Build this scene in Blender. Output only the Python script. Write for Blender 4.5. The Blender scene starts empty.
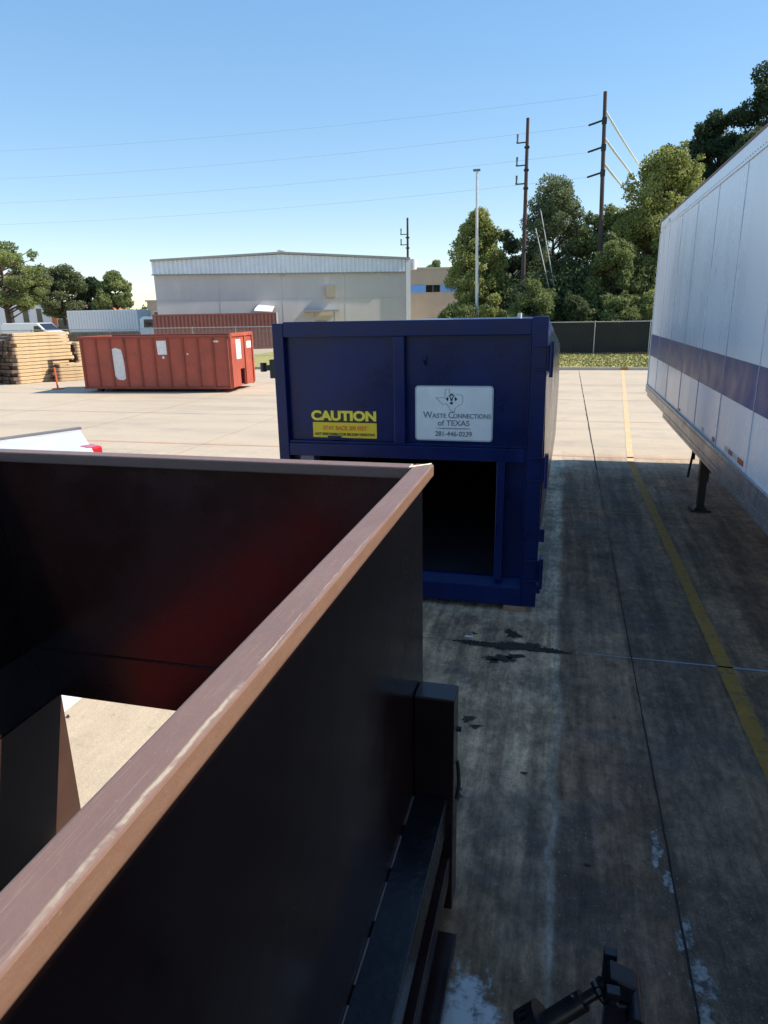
import bpy, math, random
import numpy as np
from mathutils import Vector, Matrix
rnd = random.Random(7)
SC = bpy.context.scene
COL = SC.collection
R_ = math.radians

# ------------------------------------------------------------------ camera, sky, sun, exposure
Rw = ((0.968, 0.053, -0.243), (0.248, -0.277, 0.928), (-0.018, -0.959, -0.282))   # world <- camera (right, down, forward)
def _basis():
    f = 680.0
    Y = Vector((566-384, 309-512, f)).normalized()
    a = math.tan(R_(1.07)); c = -(a*Y.x + Y.y)/Y.z
    Z = -Vector((a, 1.0, c)).normalized()
    X = Y.cross(Z)
    if X.x < 0: X = -X
    return X, Y, Z
bx_, by_, bz_ = _basis()
cd = bpy.data.cameras.new('camera'); cam = bpy.data.objects.new('camera', cd); COL.objects.link(cam)
cd.sensor_fit = 'HORIZONTAL'; cd.sensor_width = 36; cd.lens = 680/768*36
cd.clip_start = 0.05; cd.clip_end = 5000
M4 = Matrix(((bx_[0], -bx_[1], -bx_[2], 0.0), (by_[0], -by_[1], -by_[2], 0.0), (bz_[0], -bz_[1], -bz_[2], 2.7), (0, 0, 0, 1)))
cam.matrix_world = M4
SC.camera = cam
SUN = Vector((1.0, 0.285, 1.04)).normalized()
W = bpy.data.worlds.new('World'); SC.world = W; W.use_nodes = True
wn = W.node_tree.nodes; wl = W.node_tree.links
sky = wn.new('ShaderNodeTexSky'); sky.sky_type = 'NISHITA'; sky.sun_disc = False
sky.sun_elevation = math.asin(SUN.z); sky.sun_rotation = math.atan2(SUN.x, SUN.y)
sky.air_density = 1.0; sky.dust_density = 0.0; sky.ozone_density = 2.6; sky.altitude = 0
hs = wn.new('ShaderNodeHueSaturation'); hs.inputs['Saturation'].default_value = 1.66; hs.inputs['Value'].default_value = 1.45; hs.inputs['Hue'].default_value = 0.503
sg_ = wn.new('ShaderNodeGamma'); sg_.inputs[1].default_value = 0.52; wl.new(sky.outputs[0], sg_.inputs[0]); wl.new(sg_.outputs[0], hs.inputs['Color'])
wl.new(hs.outputs[0], wn['Background'].inputs[0]); wn['Background'].inputs[1].default_value = 0.15
sl = bpy.data.lights.new('sun', 'SUN'); sl.energy = 3.8; sl.angle = R_(0.55); sl.color = (1.0, 0.88, 0.75)
so = bpy.data.objects.new('sun', sl); COL.objects.link(so)
so.rotation_euler = SUN.to_track_quat('Z', 'Y').to_euler()
SC.view_settings.view_transform = 'Standard'; SC.view_settings.look = 'None'
SC.view_settings.gamma = 1; SC.view_settings.use_curve_mapping = False
SC.view_settings.exposure = 0.92

# ------------------------------------------------------------------ materials
MATS = {}
def mat(name, col, rough=0.6, metal=0.0, var=0.12, scale=3.0, bump=0.0, bscale=None, col2=None, thr=0.62, soft=0.06,
        s2=2.0, spec=0.5, coat=0.0, stretch=(1, 1, 1), island=False, transl=0.0):
    """base colour with soft mottling and, optionally, a second colour in patches (rust, scuffs)"""
    if name in MATS: return MATS[name]
    m = bpy.data.materials.new(name); m.use_nodes = True; MATS[name] = m
    nt = m.node_tree; n = nt.nodes; l = nt.links; b = n['Principled BSDF']
    tc = n.new('ShaderNodeTexCoord'); mp = n.new('ShaderNodeMapping'); mp.inputs['Scale'].default_value = stretch
    l.new(tc.outputs['Object'], mp.inputs[0]); co = mp.outputs[0]
    no = n.new('ShaderNodeTexNoise'); no.inputs['Scale'].default_value = scale; no.inputs['Detail'].default_value = 6
    no.inputs['Roughness'].default_value = 0.65; l.new(co, no.inputs['Vector'])
    mr = n.new('ShaderNodeMapRange'); mr.inputs[1].default_value = 0.3; mr.inputs[2].default_value = 0.7
    mr.inputs[3].default_value = 1-var; mr.inputs[4].default_value = 1+var; l.new(no.outputs['Fac'], mr.inputs[0])
    fac = mr.outputs[0]
    if island:
        ge = n.new('ShaderNodeNewGeometry'); m2 = n.new('ShaderNodeMapRange'); m2.inputs[3].default_value = 0.72; m2.inputs[4].default_value = 1.28
        l.new(ge.outputs['Random Per Island'], m2.inputs[0])
        mu = n.new('ShaderNodeMath'); mu.operation = 'MULTIPLY'; l.new(fac, mu.inputs[0]); l.new(m2.outputs[0], mu.inputs[1]); fac = mu.outputs[0]
    vm = n.new('ShaderNodeVectorMath'); vm.operation = 'SCALE'; vm.inputs[0].default_value = col[:3]; l.new(fac, vm.inputs['Scale'])
    out = vm.outputs[0]
    if col2:
        n2 = n.new('ShaderNodeTexNoise'); n2.inputs['Scale'].default_value = s2; n2.inputs['Detail'].default_value = 8
        n2.inputs['Roughness'].default_value = 0.7; l.new(co, n2.inputs['Vector'])
        m3 = n.new('ShaderNodeMapRange'); m3.interpolation_type = 'SMOOTHSTEP'; m3.inputs[1].default_value = thr-soft; m3.inputs[2].default_value = thr+soft
        l.new(n2.outputs['Fac'], m3.inputs[0])
        mx = n.new('ShaderNodeMix'); mx.data_type = 'RGBA'; l.new(m3.outputs[0], mx.inputs[0]); l.new(out, mx.inputs[6]); mx.inputs[7].default_value = (*col2[:3], 1)
        out = mx.outputs[2]
    l.new(out, b.inputs['Base Color'])
    b.inputs['Metallic'].default_value = metal; b.inputs['Specular IOR Level'].default_value = spec; b.inputs['Coat Weight'].default_value = coat
    r = n.new('ShaderNodeMapRange'); r.inputs[1].default_value = 0.3; r.inputs[2].default_value = 0.7
    r.inputs[3].default_value = max(0.03, rough-0.07); r.inputs[4].default_value = min(1, rough+0.1); l.new(no.outputs['Fac'], r.inputs[0]); l.new(r.outputs[0], b.inputs['Roughness'])
    if bump:
        nb = n.new('ShaderNodeTexNoise'); nb.inputs['Scale'].default_value = bscale or scale*4; nb.inputs['Detail'].default_value = 4; l.new(co, nb.inputs['Vector'])
        bp = n.new('ShaderNodeBump'); bp.inputs['Strength'].default_value = 1.0; bp.inputs['Distance'].default_value = bump
        l.new(nb.outputs['Fac'], bp.inputs['Height']); l.new(bp.outputs[0], b.inputs['Normal'])
    if transl:
        tr = n.new('ShaderNodeBsdfTranslucent'); l.new(out, tr.inputs[0]); ms = n.new('ShaderNodeMixShader'); ms.inputs[0].default_value = transl
        l.new(b.outputs[0], ms.inputs[1]); l.new(tr.outputs[0], ms.inputs[2]); l.new(ms.outputs[0], n['Material Output'].inputs[0])
    return m

mat('bin_paint', (0.023, 0.0105, 0.0100), rough=0.21, var=0.3, scale=2.6, bump=0.005, bscale=2.3, spec=0.32)
mat('bin_inner', (0.065, 0.032, 0.021), rough=0.55, var=0.15, scale=3)  # bin brown lightened here, brightness of the sunlit strip put into the colour
mat('bin_rim', (0.17, 0.098, 0.085), rough=0.5, var=0.22, scale=9, bump=0.0012, bscale=45, col2=(0.24, 0.17, 0.11), thr=0.60, soft=0.09, s2=3.5)
mat('bin_gloss', (0.023, 0.0105, 0.010), rough=0.24, var=0.3, scale=2.6, bump=0.003, bscale=2.3, spec=1.0)
mat('bin_red_bounce', (0.22, 0.022, 0.018), rough=0.5, var=0.25, scale=2)  # red added out of view, to reflect as a glow in the end wall
mat('bin_scuff', (0.62, 0.55, 0.42), rough=0.4, var=0.3, scale=20, metal=0.2, bump=0.001, bscale=80)
mat('bin_ledge', (0.013, 0.011, 0.015), rough=0.24, var=0.3, scale=8, bump=0.0015, bscale=30)
mat('weld', (0.13, 0.12, 0.13), rough=0.45, var=0.3, scale=30, bump=0.002, bscale=90, metal=0.3)
mat('blue_paint', (0.0012, 0.0115, 0.078), rough=0.30, var=0.3, scale=2.0, bump=0.0025, bscale=4, spec=0.32, col2=(0.06, 0.045, 0.05), thr=0.70, soft=0.015, s2=11)
mat('blue_side', (0.015, 0.024, 0.10), rough=0.24, var=0.1, scale=2.0, bump=0.0008, bscale=2.5, spec=0.8)
mat('blue_inside', (0.022, 0.024, 0.034), rough=0.7, var=0.3)
mat('grey_plate', (0.10, 0.115, 0.16), rough=0.4)
mat('sticker_yellow', (0.78, 0.56, 0.02), rough=0.45, var=0.06, scale=12)
mat('sticker_black', (0.02, 0.02, 0.02), rough=0.5)
mat('sticker_red', (0.72, 0.16, 0.02), rough=0.5)
mat('lettering_yellow', (0.86, 0.70, 0.06), rough=0.45, var=0.05)
mat('sign_white', (0.68, 0.74, 0.74), rough=0.4, var=0.06, scale=6)
mat('sign_edge', (0.42, 0.47, 0.50), rough=0.45)
mat('sign_grey', (0.16, 0.19, 0.21), rough=0.5)
mat('sign_navy', (0.015, 0.03, 0.06), rough=0.4)
mat('wood_block', (0.30, 0.19, 0.13), rough=0.8, var=0.3, scale=14, bump=0.003, stretch=(1, 6, 6))
mat('trailer_white', (0.87, 0.88, 0.91), rough=0.27, var=0.035, scale=0.9, bump=0.0035, bscale=1.7, spec=0.55, stretch=(1, 1, .35), col2=(0.48, 0.48, 0.50), thr=0.72, soft=0.1, s2=1.6)
mat('trailer_blue', (0.018, 0.052, 0.22), rough=0.34, var=0.08, scale=3, bump=0.002, bscale=1.7, spec=0.3)
mat('trailer_alu', (0.36, 0.355, 0.36), rough=0.36, metal=0.6, var=0.2, scale=5, bump=0.002, bscale=25, col2=(0.26, 0.23, 0.22), thr=0.56, soft=0.12, s2=7)
mat('trailer_cap', (0.20, 0.14, 0.12), rough=0.6, var=0.3, scale=4)
mat('trailer_seam', (0.66, 0.66, 0.69), rough=0.5, var=0.3, scale=6)
mat('seam_dark', (0.30, 0.30, 0.34), rough=0.5)
mat('rivet', (0.45, 0.45, 0.47), rough=0.4, metal=0.5)
mat('black_steel', (0.013, 0.013, 0.015), rough=0.5, var=0.3)
mat('tape_red', (0.45, 0.05, 0.03), rough=0.4); mat('tape_white', (0.7, 0.68, 0.6), rough=0.4)
mat('rubber', (0.02, 0.02, 0.02), rough=0.85)
mat('jack_steel', (0.07, 0.06, 0.058), rough=0.3, metal=0.7, var=0.3, scale=12)
mat('jack_black', (0.018, 0.018, 0.024), rough=0.35, metal=0.3, var=0.3, scale=14)
mat('red_paint', (0.28, 0.056, 0.034), rough=0.6, var=0.22, scale=1.5, col2=(0.15, 0.05, 0.035), thr=0.6, soft=0.1, s2=3, bump=0.004, bscale=2)
mat('red_side', (0.38, 0.080, 0.048), rough=0.62, var=0.2, scale=1.6, col2=(0.20, 0.07, 0.05), thr=0.63, soft=0.08, s2=2.6, bump=0.012, bscale=1.2)
mat('primer_white', (0.72, 0.70, 0.68), rough=0.6, var=0.12, scale=8)
mat('paper', (0.78, 0.78, 0.76), rough=0.6, var=0.12, scale=12, col2=(0.4, 0.22, 0.2), thr=0.64, s2=9)
mat('timber', (0.54, 0.39, 0.22), rough=0.75, var=0.32, scale=3, stretch=(1, 1, 8), island=True)
mat('timber_dark', (0.17, 0.12, 0.09), rough=0.8, var=0.4, scale=4)
mat('orange_plastic', (0.75, 0.14, 0.05), rough=0.5)
mat('galv', (0.42, 0.43, 0.44), rough=0.45, metal=0.4)
mat('fence_slat', (0.012, 0.0125, 0.013), rough=0.7, var=0.35, scale=3)
mat('fence_mesh', (0.34, 0.35, 0.36), rough=0.5, metal=0.3)
mat('concrete_wall', (0.56, 0.535, 0.51), rough=0.85, var=0.07, scale=0.5, stretch=(1, 1, .4), col2=(0.64, 0.62, 0.60), thr=.62, s2=.4, soft=.1)
mat('joint_grey', (0.48, 0.46, 0.44), rough=.85)
mat('metal_band', (0.76, 0.80, 0.86), rough=0.4, metal=0.15, var=0.08, scale=1)
mat('roof_edge', (0.30, 0.30, 0.31), rough=0.5)
mat('roof_metal', (0.5, 0.52, 0.54), rough=0.45, metal=0.3)
mat('tan_wall', (0.42, 0.36, 0.28), rough=0.85, var=0.08, scale=0.6)
mat('blue_panel', (0.12, 0.32, 0.72), rough=0.5)
mat('glass_dark', (0.015, 0.018, 0.02), rough=0.08, spec=0.8)
mat('white_paint', (0.72, 0.73, 0.74), rough=0.45, var=0.05)
mat('car_white', (0.82, 0.82, 0.82), rough=0.22, var=0.03, coat=0.5)
mat('car_dark', (0.03, 0.04, 0.055), rough=0.25, coat=0.4)
mat('plastic_grey', (0.12, 0.13, 0.14), rough=0.55)
mat('tail_red', (0.6, 0.02, 0.03), rough=0.2, coat=0.5)
mat('chrome', (0.6, 0.6, 0.6), rough=0.15, metal=0.9)
mat('pole_wood', (0.065, 0.045, 0.042), rough=0.85, var=0.3, scale=2, stretch=(4, 4, .3))
mat('pole_metal', (0.62, 0.63, 0.64), rough=0.4, metal=0.2)
mat('wire', (0.42, 0.54, 0.70), rough=0.5)
mat('wire_bright', (0.80, 0.90, 1.0), rough=0.35, metal=0.2)
mat('brick_orange', (0.46, 0.16, 0.08), rough=0.85, var=0.15, scale=2)
mat('bark', (0.075, 0.055, 0.042), rough=0.9, var=0.3, scale=4)
mat('container_brown', (0.24, 0.085, 0.068), rough=0.6, var=0.15, scale=1.5)
mat('kerb_concrete', (0.42, 0.39, 0.33), rough=0.9, var=0.15, scale=1)
LEAF = {}
def leaf(name, col, col2):
    return mat('leaf_'+name, col, rough=0.65, var=0.38, scale=0.55, col2=col2, thr=0.53, soft=0.12, s2=0.9, island=True, transl=0.45, spec=0.25)
leaf('yellow', (0.25, 0.285, 0.085), (0.40, 0.42, 0.15))
leaf('green', (0.15, 0.195, 0.07), (0.25, 0.29, 0.11))
leaf('deep', (0.075, 0.105, 0.042), (0.13, 0.16, 0.065))
leaf('grey', (0.14, 0.18, 0.09), (0.22, 0.26, 0.13))
leaf('pine', (0.045, 0.080, 0.042), (0.075, 0.115, 0.055))
leaf('sunpine', (0.20, 0.25, 0.10), (0.32, 0.36, 0.13))

def rim_worn():
    m = bpy.data.materials.new('rim_worn'); m.use_nodes = True; MATS['rim_worn'] = m
    nt = m.node_tree; n = nt.nodes; l = nt.links; b = n['Principled BSDF']
    g = n.new('ShaderNodeNewGeometry')
    def noise(s, st, off=(0, 0, 0), d=6, r=.65):
        mp = n.new('ShaderNodeMapping'); mp.inputs['Scale'].default_value = st; mp.inputs['Location'].default_value = off; l.new(g.outputs['Position'], mp.inputs[0])
        t = n.new('ShaderNodeTexNoise'); t.inputs['Scale'].default_value = s; t.inputs['Detail'].default_value = d; t.inputs['Roughness'].default_value = r; l.new(mp.outputs[0], t.inputs['Vector']); return t.outputs['Fac']
    def mr(v, a, bb, c, d):
        t = n.new('ShaderNodeMapRange'); t.interpolation_type = 'SMOOTHSTEP'
        for i, q in zip((1, 2, 3, 4), (a, bb, c, d)): t.inputs[i].default_value = q
        l.new(v, t.inputs[0]); return t.outputs[0]
    def mul(a, c, op='MULTIPLY'):
        t = n.new('ShaderNodeMath'); t.operation = op
        for i, q in enumerate((a, c)):
            if hasattr(q, 'links'): l.new(q, t.inputs[i])
            else: t.inputs[i].default_value = q
        return t.outputs[0]
    def mix(f, a, c):
        t = n.new('ShaderNodeMix'); t.data_type = 'RGBA'; l.new(f, t.inputs[0])
        for i, q in ((6, a), (7, c)):
            if hasattr(q, 'links'): l.new(q, t.inputs[i])
            else: t.inputs[i].default_value = (*q, 1)
        return t.outputs[2]
    sx = n.new('ShaderNodeSeparateXYZ'); l.new(g.outputs['Position'], sx.inputs[0]); X, Y, Z = sx.outputs
    c = mix(noise(6, (1, 1, 1)), (0.15, 0.092, 0.078), (0.22, 0.140, 0.115))
    side = mr(Z, 2.094, 2.0985, 1, 0)
    c = mix(mul(side, mr(X, -.52, -.50, 0, .85)), c, mix(noise(22, (1, .35, 1)), (0.18, 0.098, 0.060), (0.24, 0.140, 0.090)))
    c = mix(mul(mr(noise(5, (1, 1, 1), (3, 0, 0)), .52, .72, 0, .22), mr(Y, 1.9, 2.3, 1, .3)), c, (0.22, 0.155, 0.115))
    c = mix(mul(mul(1.0, side, 'SUBTRACT'), mr(noise(1, (420, 7, 60), (0, 2, 0), 3), .54, .70, 0, .45)), c, (0.32, 0.25, 0.19))       # long scratches
    c = mix(mr(noise(120, (1, 1, 1)), .62, .70, 0, .5), c, (0.34, 0.27, 0.23))                        # flecks
    # bare metal worn through along the outer top edge
    w = mul(mul(X, mul(mul(noise(8, (0, 1, 0), (0, 5, 0), 5, .7), .5, 'SUBTRACT'), .014), 'ADD'), .4985, 'ADD')
    wd = mr(Y, .95, 1.12, .8, .22)
    w = mul(w, wd, 'DIVIDE')
    line = mul(mr(w, -.008, -.002, 0, 1), mr(w, .001, .006, 1, 0))
    seg = mul(mul(mr(Y, .35, .55, 0, 1), mr(Y, 1.6, 1.9, 1, 0)), mr(noise(5, (.2, 1, 1), (0, 9, 0), 5, .7), .36, .52, 0, 1))
    f = mul(mul(line, seg), mr(noise(70, (1, .35, 1)), .34, .5, .35, 1))
    c = mix(f, c, (0.44, 0.37, 0.27)); l.new(c, b.inputs['Base Color'])
    l.new(mr(noise(40, (1, .3, 1)), .3, .7, .38, .62), b.inputs['Roughness'])
    bp = n.new('ShaderNodeBump'); bp.inputs['Distance'].default_value = .0012; l.new(noise(55, (1, 1, 1)), bp.inputs['Height']); l.new(bp.outputs[0], b.inputs['Normal'])
rim_worn()
def ground_material(name, kind):
    m = bpy.data.materials.new(name); m.use_nodes = True; MATS[name] = m
    nt = m.node_tree; n = nt.nodes; l = nt.links; b = n['Principled BSDF']
    g = n.new('ShaderNodeNewGeometry'); P = g.outputs['Position']
    def noise(s, d=6, r=0.6, st=None, off=None):
        t = n.new('ShaderNodeTexNoise'); t.inputs['Scale'].default_value = s; t.inputs['Detail'].default_value = d; t.inputs['Roughness'].default_value = r
        if st or off:
            mp = n.new('ShaderNodeMapping'); mp.inputs['Scale'].default_value = st or (1, 1, 1); mp.inputs['Location'].default_value = off or (0, 0, 0); l.new(P, mp.inputs[0]); l.new(mp.outputs[0], t.inputs['Vector'])
        else: l.new(P, t.inputs['Vector'])
        return t.outputs['Fac']
    def mr(v, a, bb, c, d, smooth=True):
        t = n.new('ShaderNodeMapRange'); t.interpolation_type = 'SMOOTHSTEP' if smooth else 'LINEAR'
        for i, q in zip((1, 2, 3, 4), (a, bb, c, d)): t.inputs[i].default_value = q
        if hasattr(v, 'links'): l.new(v, t.inputs[0])
        return t.outputs[0]
    def math_(op, a, c):
        t = n.new('ShaderNodeMath'); t.operation = op
        for i, q in enumerate((a, c)):
            if hasattr(q, 'links'): l.new(q, t.inputs[i])
            else: t.inputs[i].default_value = q
        return t.outputs[0]
    def mix(f, a, c, mode='MIX'):
        t = n.new('ShaderNodeMix'); t.data_type = 'RGBA'; t.blend_type = mode
        if hasattr(f, 'links'): l.new(f, t.inputs[0])
        else: t.inputs[0].default_value = f
        for i, q in ((6, a), (7, c)):
            if hasattr(q, 'links'): l.new(q, t.inputs[i])
            else: t.inputs[i].default_value = (*q, 1)
        return t.outputs[2]
    sx = n.new('ShaderNodeSeparateXYZ'); l.new(P, sx.inputs[0]); X, Y = sx.outputs[0], sx.outputs[1]
    if kind == 'concrete':
        c = mix(noise(0.35, 5, .6), (0.49, 0.405, 0.285), (0.59, 0.50, 0.365))
        c = mix(mr(noise(0.5, 6, .65, st=(0.25, 1.3, 1)), .46, .70, 0, .6), c, (0.36, 0.31, 0.25))       # faint drag bands across the lot
        # lane in front: bleached strip beside the bins, dirty traffic lane to its right; trailer shade mixed into these colours
        wob = math_('ADD', X, mr(noise(1.3, 5, .6), .3, .7, -.05, .05, False))
        near = mr(Y, 11.5, 14.0, 1, 0)
        lane = math_('MULTIPLY', mr(wob, .03, .14, 0, 1), near)
        c = mix(math_('MULTIPLY', lane, .95), c, mix(noise(0.8, 6, .65), (0.120, 0.064, 0.030), (0.240, 0.132, 0.064)))
        brown = math_('MULTIPLY', math_('MULTIPLY', mr(wob, -.1, .25, 0, 1), mr(wob, .5, .8, 1, 0)), mr(Y, 3.6, 4.8, 1, 0))
        c = mix(math_('MULTIPLY', brown, .75), c, mix(noise(2, 6, .6), (0.145, 0.070, 0.033), (0.26, 0.135, 0.07)))
        strip = math_('MULTIPLY', mr(wob, .03, .14, 1, 0), mr(Y, 5.5, 6.5, 1, 0))
        c = mix(math_('MULTIPLY', math_('MULTIPLY', strip, mr(X, -1.6, -1.2, 0, 1)), .75), c, mix(noise(1.7, 7, .7), (0.21, 0.113, 0.048), (0.50, 0.295, 0.140)))
        low = math_('MULTIPLY', mr(Y, 2.6, 3.8, 1, 0), mr(X, -1.6, -1.0, 0, 1))
        c = mix(math_('MULTIPLY', low, .6), c, (0.11, 0.057, 0.030))
        # tyre tracks along Y
        tr = math_('MULTIPLY', mr(wob, .62, .80, 0, 1), mr(wob, .95, 1.25, 1, 0))
        c = mix(math_('MULTIPLY', math_('MULTIPLY', tr, near), .5), c, (0.050, 0.036, 0.030))
        # dark blotches, speckles, pits
        damp = math_('MULTIPLY', math_('MULTIPLY', mr(X, -2.0, -1.2, .3, 1), mr(noise(1.1, 8, .7, off=(3, 1, 0)), .50, .66, 0, 1)), math_('ADD', math_('MULTIPLY', near, .62), .10))
        c = mix(damp, c, (0.062, 0.043, 0.034))
        c = mix(mr(noise(7, 8, .75, off=(0, 5, 0)), .58, .70, 0, .5), c, (0.07, 0.06, 0.052))
        c = mix(math_('MULTIPLY', mr(noise(3.5, 8, .75, off=(9, 2, 0)), .58, .70, 0, .5), mr(Y, 8, 12, 1, 0)), c, (0.26, 0.24, 0.21))
        c = mix(mr(noise(38, 4, .7), .62, .74, 0, .45), c, (0.10, 0.09, 0.085))
        c = mix(mr(noise(90, 3, .6), .35, .65, 0, .28), c, (0.16, 0.15, 0.14))
        ed = math_('MULTIPLY', math_('MULTIPLY', mr(wob, .045, .075, 0, 1), mr(wob, .08, .12, 1, 0)), mr(Y, 2.4, 7.5, .55, 0))
        c = mix(ed, c, (0.24, 0.22, 0.19))
        ov = math_('MULTIPLY', mr(noise(2.2, 12, .78, off=(1, 7, 0)), .34, .66, .62, 1.42), mr(noise(13, 10, .8, off=(4, 0, 0), st=(1.6, .7, 1)), .32, .68, .62, 1.45))
        ov = math_('MULTIPLY', ov, mr(noise(1, 5, .65, off=(3, 0, 0), st=(7, .45, 1)), .36, .64, .68, 1.38))
        ovm = math_('ADD', math_('MULTIPLY', math_('SUBTRACT', ov, 1.0), math_('MULTIPLY', near, mr(X, -2.0, -1.2, .12, 1))), 1.0)
        sc_ = n.new('ShaderNodeVectorMath'); sc_.operation = 'SCALE'; l.new(c, sc_.inputs[0]); l.new(ovm, sc_.inputs['Scale']); c = sc_.outputs[0]
        c = mix(math_('MULTIPLY', mr(noise(46, 3, .6, off=(2, 2, 0)), .665, .70, 0, .8), near), c, (0.36, 0.33, 0.29))
        l.new(c, b.inputs['Base Color'])
        l.new(mr(noise(1.1, 8, .7, off=(3, 1, 0)), .45, .68, .88, .62), b.inputs['Roughness'])
        bp = n.new('ShaderNodeBump'); bp.inputs['Distance'].default_value = 0.004; l.new(noise(30, 6, .7), bp.inputs['Height']); l.new(bp.outputs[0], b.inputs['Normal'])
    else:
        c = mix(noise(0.6, 6, .6), (0.34, 0.32, 0.10), (0.44, 0.39, 0.16))
        c = mix(mr(noise(6, 6, .7), .45, .65, 0, .7), c, (0.19, 0.23, 0.065))
        l.new(c, b.inputs['Base Color']); b.inputs['Roughness'].default_value = .95
        bp = n.new('ShaderNodeBump'); bp.inputs['Distance'].default_value = 0.06; l.new(noise(14, 5, .7), bp.inputs['Height']); l.new(bp.outputs[0], b.inputs['Normal'])
    return m
ground_material('concrete', 'concrete'); ground_material('grass', 'grass')
mat('yellow_line', (0.34, 0.18, 0.03), rough=0.8, var=0.2, scale=6, col2=(0.12, 0.10, 0.07), thr=0.58, soft=0.06, s2=16)
mat('orange_line', (0.62, 0.42, 0.20), rough=0.8, var=0.1, scale=3, col2=(0.56, 0.47, 0.34), thr=0.52, soft=0.1, s2=5)
mat('sealant', (0.28, 0.33, 0.42), rough=0.6, var=0.2, scale=9, col2=(0.2, 0.2, 0.2), thr=0.63, s2=12)
mat('joint_dark', (0.018, 0.016, 0.015), rough=0.95, var=0.5, scale=10, bump=0.01, bscale=30)
mat('rust_line', (0.50, 0.30, 0.21), rough=0.9, var=0.15)
mat('stain', (0.035, 0.024, 0.018), rough=0.85, var=0.4, scale=14)
mat('salt', (0.36, 0.33, 0.31), rough=0.6, var=0.4, scale=16, col2=(0.07, 0.062, 0.055), thr=0.52, soft=.08, s2=14)

# ------------------------------------------------------------------ mesh builder
class MB:
    def __init__(s): s.v = []; s.f = []; s.sm = []
    def add(s, vs, fs, smooth=False):
        k = len(s.v); s.v += [tuple(v) for v in vs]; s.f += [tuple(k+i for i in f) for f in fs]; s.sm += [smooth]*len(fs); return s
    def box(s, x0, x1, y0, y1, z0, z1):
        if x0 > x1: x0, x1 = x1, x0
        if y0 > y1: y0, y1 = y1, y0
        if z0 > z1: z0, z1 = z1, z0
        vs = [(x, y, z) for z in (z0, z1) for y in (y0, y1) for x in (x0, x1)]
        return s.add(vs, [(0, 2, 3, 1), (4, 5, 7, 6), (0, 1, 5, 4), (2, 6, 7, 3), (0, 4, 6, 2), (1, 3, 7, 5)])
    def beam(s, p, q, w, h, up=(0, 0, 1)):
        p, q = Vector(p), Vector(q); d = (q-p).normalized(); u = Vector(up)
        if abs(d.dot(u)) > .99: u = Vector((1, 0, 0))
        a = d.cross(u).normalized()*w/2; c = a.normalized().cross(d)*h/2
        vs = [e+i*a+j*c for e in (p, q) for i, j in ((-1, -1), (1, -1), (1, 1), (-1, 1))]
        return s.add(vs, [(0, 1, 2, 3), (7, 6, 5, 4), (0, 4, 5, 1), (1, 5, 6, 2), (2, 6, 7, 3), (3, 7, 4, 0)])
    def tube(s, pts, r, n=12, cap=True):
        pts = [Vector(p) for p in pts]; N = len(pts); rs = r if isinstance(r, (list, tuple)) else [r]*N
        t0 = (pts[1]-pts[0]).normalized(); u = Vector((0, 0, 1)) if abs(t0.z) < .9 else Vector((1, 0, 0))
        vs = []
        for i, p in enumerate(pts):
            t = (pts[min(i+1, N-1)]-pts[max(i-1, 0)]).normalized(); a = t.cross(u).normalized(); b = t.cross(a)
            for k in range(n):
                w = 2*math.pi*k/n; vs.append(p+rs[i]*(math.cos(w)*a+math.sin(w)*b))
        fs = [(i*n+k, i*n+(k+1) % n, (i+1)*n+(k+1) % n, (i+1)*n+k) for i in range(N-1) for k in range(n)]
        s.add(vs, fs, True)
        if cap:
            s.add(vs[:n], [tuple(range(n))[::-1]]); s.add(vs[-n:], [tuple(range(n))])
        return s
    def prism(s, prof, a, b, axis='y'):
        """profile of 2D points swept from a to b along the axis"""
        f = {'y': lambda p, t: (p[0], t, p[1]), 'x': lambda p, t: (t, p[0], p[1]), 'z': lambda p, t: (p[0], p[1], t)}[axis]
        n = len(prof); vs = [f(p, a) for p in prof]+[f(p, b) for p in prof]
        return s.add(vs, [tuple(range(n))[::-1], tuple(range(n, 2*n))]+[(i, (i+1) % n, n+(i+1) % n, n+i) for i in range(n)])
    def poly(s, pts): return s.add(pts, [tuple(range(len(pts)))])
    def mesh(s, name):
        me = bpy.data.meshes.new(name); me.from_pydata(s.v, [], s.f); me.polygons.foreach_set('use_smooth', s.sm); me.update(); return me

def tag(o, label=None, cat=None, group=None, kind=None):
    if label: o['label'] = label
    if cat: o['category'] = cat
    if group: o['group'] = group
    if kind: o['kind'] = kind
    return o
def obj(name, mb, m, parent=None, label=None, bevel=0, fix=True):
    me = mb.mesh(name) if isinstance(mb, MB) else mb
    o = bpy.data.objects.new(name, me); COL.objects.link(o)
    if m: me.materials.append(MATS[m])
    if isinstance(mb, MB) and fix:
        import bmesh
        bm = bmesh.new(); bm.from_mesh(me); bmesh.ops.recalc_face_normals(bm, faces=bm.faces); bm.to_mesh(me); bm.free()
    if parent: 
        o.parent = parent
        r = parent
        while r.parent: r = r.parent
        if r.get('_w'):   # world coordinates given: bring into the thing's frame
            me.transform(Matrix.Translation(-Vector(r.location)))
    if label: o['label'] = label
    if bevel:
        b = o.modifiers.new('bevel', 'BEVEL'); b.width = bevel; b.segments = 2; b.limit_method = 'ANGLE'; b.angle_limit = R_(40)
    return o
def thing(name, label, cat, loc=(0, 0, 0), rotz=0, group=None, world=False):
    o = bpy.data.objects.new(name, None); COL.objects.link(o); o.location = loc; o.rotation_euler = (0, 0, rotz); o.empty_display_size = .2
    if world: o['_w'] = 1
    return tag(o, label, cat, group)
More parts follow.
